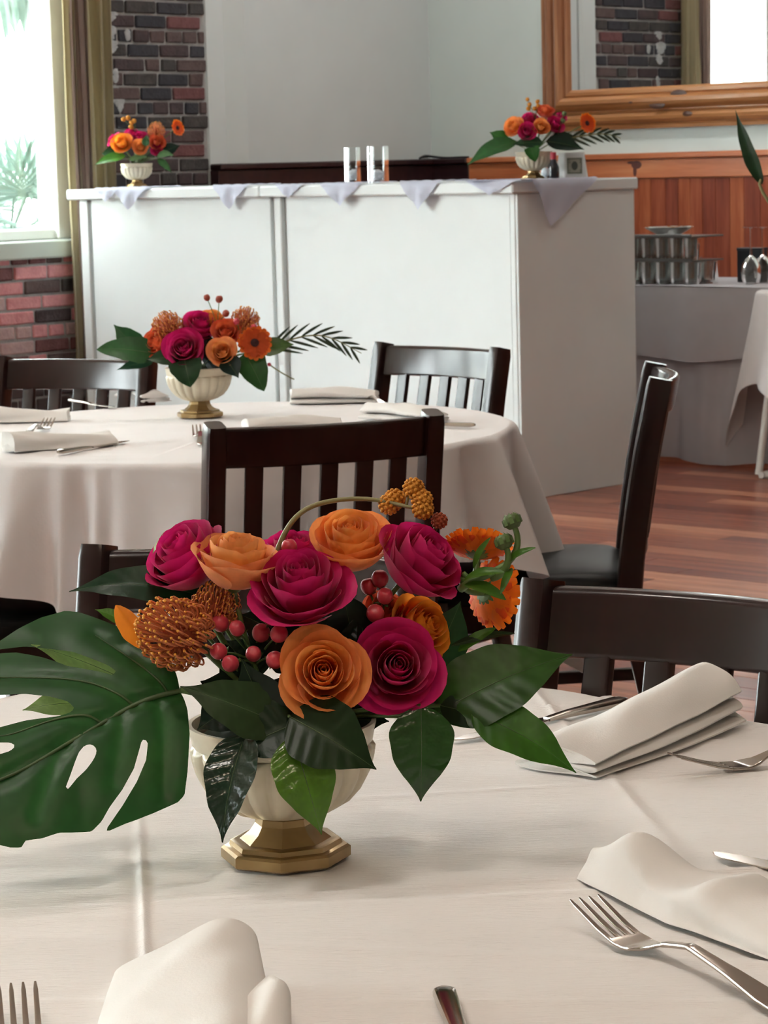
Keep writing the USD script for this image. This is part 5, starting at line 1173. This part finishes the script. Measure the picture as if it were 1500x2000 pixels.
for k, (b, t_, w) in enumerate((((470, 1380), (392, 1330), .05), ((600, 1390), (520, 1330), .05), ((700, 1400), (640, 1340), .05), ((780, 1400), (860, 1340), .05), ((560, 1250), (470, 1200), .05), ((640, 1260), (700, 1210), .05), ((500, 1330), (440, 1250), .06), ((720, 1300), (700, 1190), .05), ((640, 1410), (760, 1408), .04), ((590, 1300), (540, 1220), .05))):
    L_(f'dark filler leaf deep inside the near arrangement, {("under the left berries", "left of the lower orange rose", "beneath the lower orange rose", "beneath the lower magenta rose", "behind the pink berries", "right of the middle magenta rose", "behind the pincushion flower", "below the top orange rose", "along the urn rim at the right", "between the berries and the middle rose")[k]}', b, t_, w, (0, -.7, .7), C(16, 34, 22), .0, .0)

# ------------------------------------------------------------------ the farther arrangements
def cluster(c, tag_, grp):
    root = V(c[0], c[1], c[2] + .104); d0 = c[1]
    def Q(px, py, dy=0.0): return PY(px, py, d0 + dy)
    s = d0 / F
    return root, Q, s
root, Q, s = cluster(V(pm[0], pm[1], ZM), '', '')
g, gl = 'flowers on the farther table', 'leaves on the farther table'
where = 'on the farther table'
rose(f'magenta rose at the front of the arrangement {where}', Q(358, 680, -.06), V(-.05, -.9, .35), 76 * s, PINK, 41, .7, g, stem_to=root)
rose(f'magenta rose at the top of the arrangement {where}', Q(392, 634, .0), V(.15, -.6, .7), 70 * s, PINK, 42, .6, g, stem_to=root)
rose(f'coral rose at the lower left of the arrangement {where}', Q(305, 670, -.02), V(-.5, -.7, .2), 58 * s, CORAL, 43, .3, g, stem_to=root)
rose(f'small orange rose beside the top magenta rose {where}', Q(416, 622, .02), V(.3, -.5, .8), 44 * s, ORANGE, 44, .3, g, stem_to=root)
rose(f'rust orange rose right of the middle of the arrangement {where}', Q(441, 648, -.03), V(.1, -.8, .5), 54 * s, CORAL, 45, .6, g, stem_to=root)
rose(f'pale orange rose facing the camera low {where}', Q(433, 687, -.07), V(.0, -.93, .3), 56 * s, APRI, 46, .5, g, stem_to=root)
pincushion(f'yellow-orange pincushion flower {where}', Q(330, 642, -.01), V(-.35, -.6, .6), 66 * s, 47, 200, g, stem_to=root)
pincushion(f'pinkish pincushion flower at the right of the arrangement {where}', Q(478, 632, .0), V(.25, -.5, .8), 62 * s, 48, 200, g, stem_to=root)
daisy(f'orange gerbera with a dark centre {where}', Q(497, 670, -.06), V(.25, -.9, .25), 70 * s, 49, 18, 2, g, back=False, stem_to=root, cols=(C(232, 110, 40), C(214, 86, 36)), dish=.12, hi=False)
berry_sprig(f'three russet berries on thin stalks above the roses {where}', [Q(404, 581, .0), Q(428, 584, .0), Q(441, 612, -.01)], 7 * s, Q(425, 640, .0), g, 'berry_russet', bracts=False)
berry_sprig(f'dark red berries beside the pink pincushion flower {where}', [Q(462, 628, -.04), Q(496, 640, -.03)], 7 * s, Q(470, 660, -.02), g, 'berry_pink', bracts=False)
def fl(label, b, t_, w, nrm, tone, db=0.0, dt=0.0, stem=True, **k):
    return leaf(label, Q(*b, db), Q(*t_, dt), w * s, np.asarray(nrm, float), tone, group=gl, stem_to=root if stem else None, hi=False, **k)
fl(f'broad lobed green leaf pointing left {where}', (296, 690), (188, 682), 58, (-.15, -.85, .5), C(44, 82, 44), -.03, -.02, sag=.08, prof='heart')
fl(f'upright green leaf behind the left lobed leaf {where}', (278, 690), (222, 634), 50, (-.2, -.9, .3), C(40, 78, 44), .0, .0)
fl(f'small dark leaf below the left lobed leaf {where}', (300, 705), (228, 722), 26, (-.1, -.8, .5), C(34, 66, 48), -.02, -.03)
fl(f'large dark leaf drooping over the urn front {where}', (360, 702), (372, 756), 66, (-.05, -.85, .5), C(28, 56, 30), -.07, -.09, sag=.08, prof='heart')
fl(f'dark leaf at the left front of the urn {where}', (352, 700), (286, 702), 40, (-.1, -.8, .6), C(30, 60, 32), -.05, -.06)
fl(f'dark leaf right of the pale orange rose {where}', (440, 700), (466, 738), 44, (.05, -.85, .5), C(22, 42, 36), -.07, -.09)
fl(f'large leaf drooping at the right of the urn {where}', (478, 690), (516, 764), 64, (.1, -.9, .4), C(38, 74, 34), -.05, -.07, prof='heart', sag=.06)
fl(f'mottled leaf pointing right behind the gerbera {where}', (508, 684), (574, 672), 40, (.1, -.85, .5), C(60, 84, 36), -.02, -.02)
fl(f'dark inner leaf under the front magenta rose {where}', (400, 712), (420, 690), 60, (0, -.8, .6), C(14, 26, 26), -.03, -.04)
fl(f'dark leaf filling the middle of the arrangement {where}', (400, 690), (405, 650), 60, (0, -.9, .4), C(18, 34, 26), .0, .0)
def frond(label, spine, n, Lf, grp, s, name='palm_frond', dirs=V(1, 0, 0)):
    t = thing(name, label, 'leaf', tuple(spine[0]), group=grp); sp = spline(spine, 40)
    obj('stem', tube(sp, np.linspace(2.4, .8, 40) * s, 5), MATS['stem_olive'], t, smooth=True)
    for k in range(n):
        i = int(4 + 34 * k / n); p = sp[i]; d = unit(sp[min(i + 1, 39)] - sp[i - 1])
        for sg in (-1, 1):
            side = unit(np.cross(d, V(0, -1, .2))) * sg; L = Lf * s * (1 - .55 * k / n); tip = p + d * L * .85 + side * L * .42 - UP * L * .12
            P, c_, u, a = leaf_strip(p, tip, 5.5 * s, V(0, -1, .2), .08, .2, 'strap', 8, 3); obj('leaflet', grid(P), MATS['leaf'], t, smooth=True, col=np.tile(C(40, 52, 34), (24, 1)))
frond(f'feathery dark palm frond reaching right {where}', [Q(505, 690, -.01), Q(560, 666, .0), Q(620, 655, .0), Q(665, 668, .0), Q(706, 690, .0)], 9, 70, gl, s)
berry_sprig(f'thin twig with a red tip at the right of the urn {where}', [Q(526, 712, -.03)], 4 * s, Q(500, 700, -.02), g, 'berry_pink', bracts=False)
single('twig', tube(spline([Q(526, 712, -.03), Q(550, 728, -.03), Q(575, 741, -.03)], 10), .0016, 5), MATS['stem_olive'], f'thin bare twig pointing down right {where}', 'twig', smooth=True)

# on the bar, right
root, Q, s = cluster(V(pbr[0], pbr[1], HB), '', ''); g, gl = "flowers on the bar's right corner", "leaves on the bar's right corner"; where = "on the bar's right corner"
def rs(lab, x, y, d, pal, sd, ax, dy=0.0): rose(f'{lab} {where}', Q(x, y, dy), V(*ax), d * s, pal, sd, .5, g, hi=False, stem_to=root)
rs('orange rose at the left of the flowers', 1003, 246, 40, ORANGE, 61, (-.5, -.7, .4), -.03); rs('upper magenta rose', 1034, 233, 34, PINK, 62, (-.1, -.6, .7)); rs('lower magenta rose facing the room', 1029, 256, 34, PINK, 63, (0, -.9, .3), -.06)
rs('small orange rose in the middle', 1057, 247, 32, ORANGE, 64, (.1, -.8, .4), -.05); rs('coral rose at the top', 1065, 216, 36, CORAL, 65, (.1, -.5, .8)); rs('magenta rose at the right', 1085, 243, 36, PINK, 66, (.4, -.7, .5), -.02); rs('small magenta bloom behind', 1098, 228, 22, PINK, 67, (.4, -.5, .7), .03)
daisy(f'orange gerbera leaning out to the right {where}', Q(1146, 241, -.02), V(.55, -.75, .2), 42 * s, 68, 16, 2, g, back=False, stem_to=root, dish=.15, hi=False)
berry_sprig(f'gold ball berries rising over the roses {where}', [Q(x, y) for x, y in ((1030, 194), (1034, 204), (1050, 198), (1051, 206), (1032, 212), (1044, 212))], 4.2 * s, Q(1046, 232, .0), g, 'pompom_gold', bracts=False)
berry_sprig(f'green buds on stems beside the right magenta rose {where}', [Q(1102, 222, -.02), Q(1099, 236, -.02)], 5 * s, Q(1090, 262, -.02), g, 'bud_green', bracts=False)
fl(f'big leaf drooping left over the bar edge {where}', (1010, 276), (912, 322), 40, (-.2, -.75, .6), C(50, 92, 50), -.04, -.06, corr=.03, sag=.10)
fl(f'rounded bright leaf above the drooping leaf {where}', (992, 276), (956, 258), 28, (-.1, -.9, .4), C(44, 92, 36), .0, .0)
fl(f'dark leaf across the front rim {where}', (1060, 278), (1000, 282), 26, (0, -.85, .5), C(26, 56, 34), -.06, -.07); fl(f'green leaf hanging over the urn bowl {where}', (1036, 286), (1046, 316), 30, (0, -.9, .4), C(40, 90, 36), -.08, -.09, prof='heart')
fl(f'dark leaf reaching right over the tip jar {where}', (1066, 276), (1142, 292), 36, (.1, -.8, .5), C(20, 42, 32), -.03, -.03); fl(f'second dark leaf at the right rim {where}', (1078, 268), (1130, 272), 26, (.1, -.8, .5), C(22, 46, 34), -.01, .0)
frond(f'thin palm frond pointing right {where}', [Q(1100, 272), Q(1145, 264), Q(1180, 262), Q(1212, 270)], 6, 44, gl, s)

# on the bar, left
root, Q, s = cluster(V(pbl[0], pbl[1], HB), '', ''); g, gl = "flowers on the bar's left end", "leaves on the bar's left end"; where = "on the bar's left end"
rs('large yellow-orange rose', 238, 279, 42, GOLD, 81, (-.2, -.8, .5), -.05); rs('magenta bloom behind the yellow-orange rose', 222, 272, 32, PINK, 82, (-.6, -.3, .6)); rs('upper magenta rose', 258, 262, 30, PINK, 83, (0, -.6, .7)); rs('magenta rose in the middle', 272, 268, 30, PINK, 84, (.1, -.7, .6), -.02)
rs('orange rose low in the middle', 274, 286, 30, ORANGE, 85, (.1, -.9, .3), -.06); rs('coral rose at the right', 307, 277, 32, CORAL, 86, (.2, -.8, .4), -.03); rs('dark magenta bloom under the coral rose', 306, 293, 22, PINK, 87, (.2, -.9, .2), -.03)
pincushion(f'rust pincushion flower {where}', Q(305, 257), V(.1, -.6, .8), 36 * s, 88, 120, g, stem_to=root)
daisy(f'orange gerbera standing out at the right {where}', Q(346, 250, -.02), V(.7, -.6, .2), 34 * s, 89, 14, 2, g, back=False, stem_to=root, dish=.15, hi=False)
berry_sprig(f'gold ball berries at the top {where}', [Q(x, y) for x, y in ((241, 233), (250, 230), (257, 239), (262, 236), (256, 248))], 4.6 * s, Q(266, 262, .0), g, 'pompom_gold', bracts=False)
fl(f'bright leaf pointing left {where}', (246, 304), (184, 322), 24, (-.1, -.8, .6), C(66, 118, 40), -.05, -.07, sag=.08); fl(f'dark leaf behind at the left {where}', (232, 300), (198, 300), 30, (-.2, -.8, .4), C(30, 66, 36), .0, .0)
fl(f'small oval leaf standing before the roses {where}', (284, 286), (287, 262), 15, (0, -.9, .3), C(56, 96, 60), -.07, -.07); fl(f'pale leaf across the rim {where}', (252, 312), (290, 306), 14, (0, -.8, .6), C(90, 128, 86), -.06, -.07)
fl(f'grey-green leaf arching right {where}', (306, 306), (341, 304), 20, (.1, -.7, .7), C(84, 120, 80), -.04, -.05, sag=.15); fl(f'green leaf drooping right {where}', (308, 310), (336, 338), 15, (.1, -.8, .5), C(60, 100, 56), -.05, -.07); fl(f'dark leaf behind the gerbera stem {where}', (316, 298), (352, 284), 26, (.1, -.9, .3), C(24, 48, 40), .02, .02)

# tall plant leaf at the right edge: a potted plant standing on the floor out of frame
pl = PY(1500, 392, 7.0); pb = V(pl[0] + .42, 7.0, 0)
t = thing('potted_plant', 'tall potted plant whose single dark leaf enters at the right edge', 'plant', tuple(pb))
mat('pot_clay', C(120, 90, 74), 0.7)
obj('pot', lathe([(.12, 0), (.16, .02), (.19, .30), (.2, .32), (.18, .32), (.16, .29), (.0001, .28)], 32, pb), MATS['pot_clay'], t, smooth=40)
obj('stem', tube(spline([pb + UP * .28, pb + V(-.05, 0, .7), pl, PY(1486, 350, 7.0)], 20), np.linspace(.008, .004, 20), 7), MATS['stem_olive'], t, smooth=True)
P, c_, u, a = leaf_strip(PY(1489, 360, 7.0), PY(1436, 214, 7.0), 30 / F * 7.0, V(-.5, -.8, .1), .04, .35, 'ovate', 24, 7)
obj('leaf_blade', grid(P), MATS['leaf'], t, smooth=True, col=np.tile(C(30, 52, 30), (24 * 7, 1)))
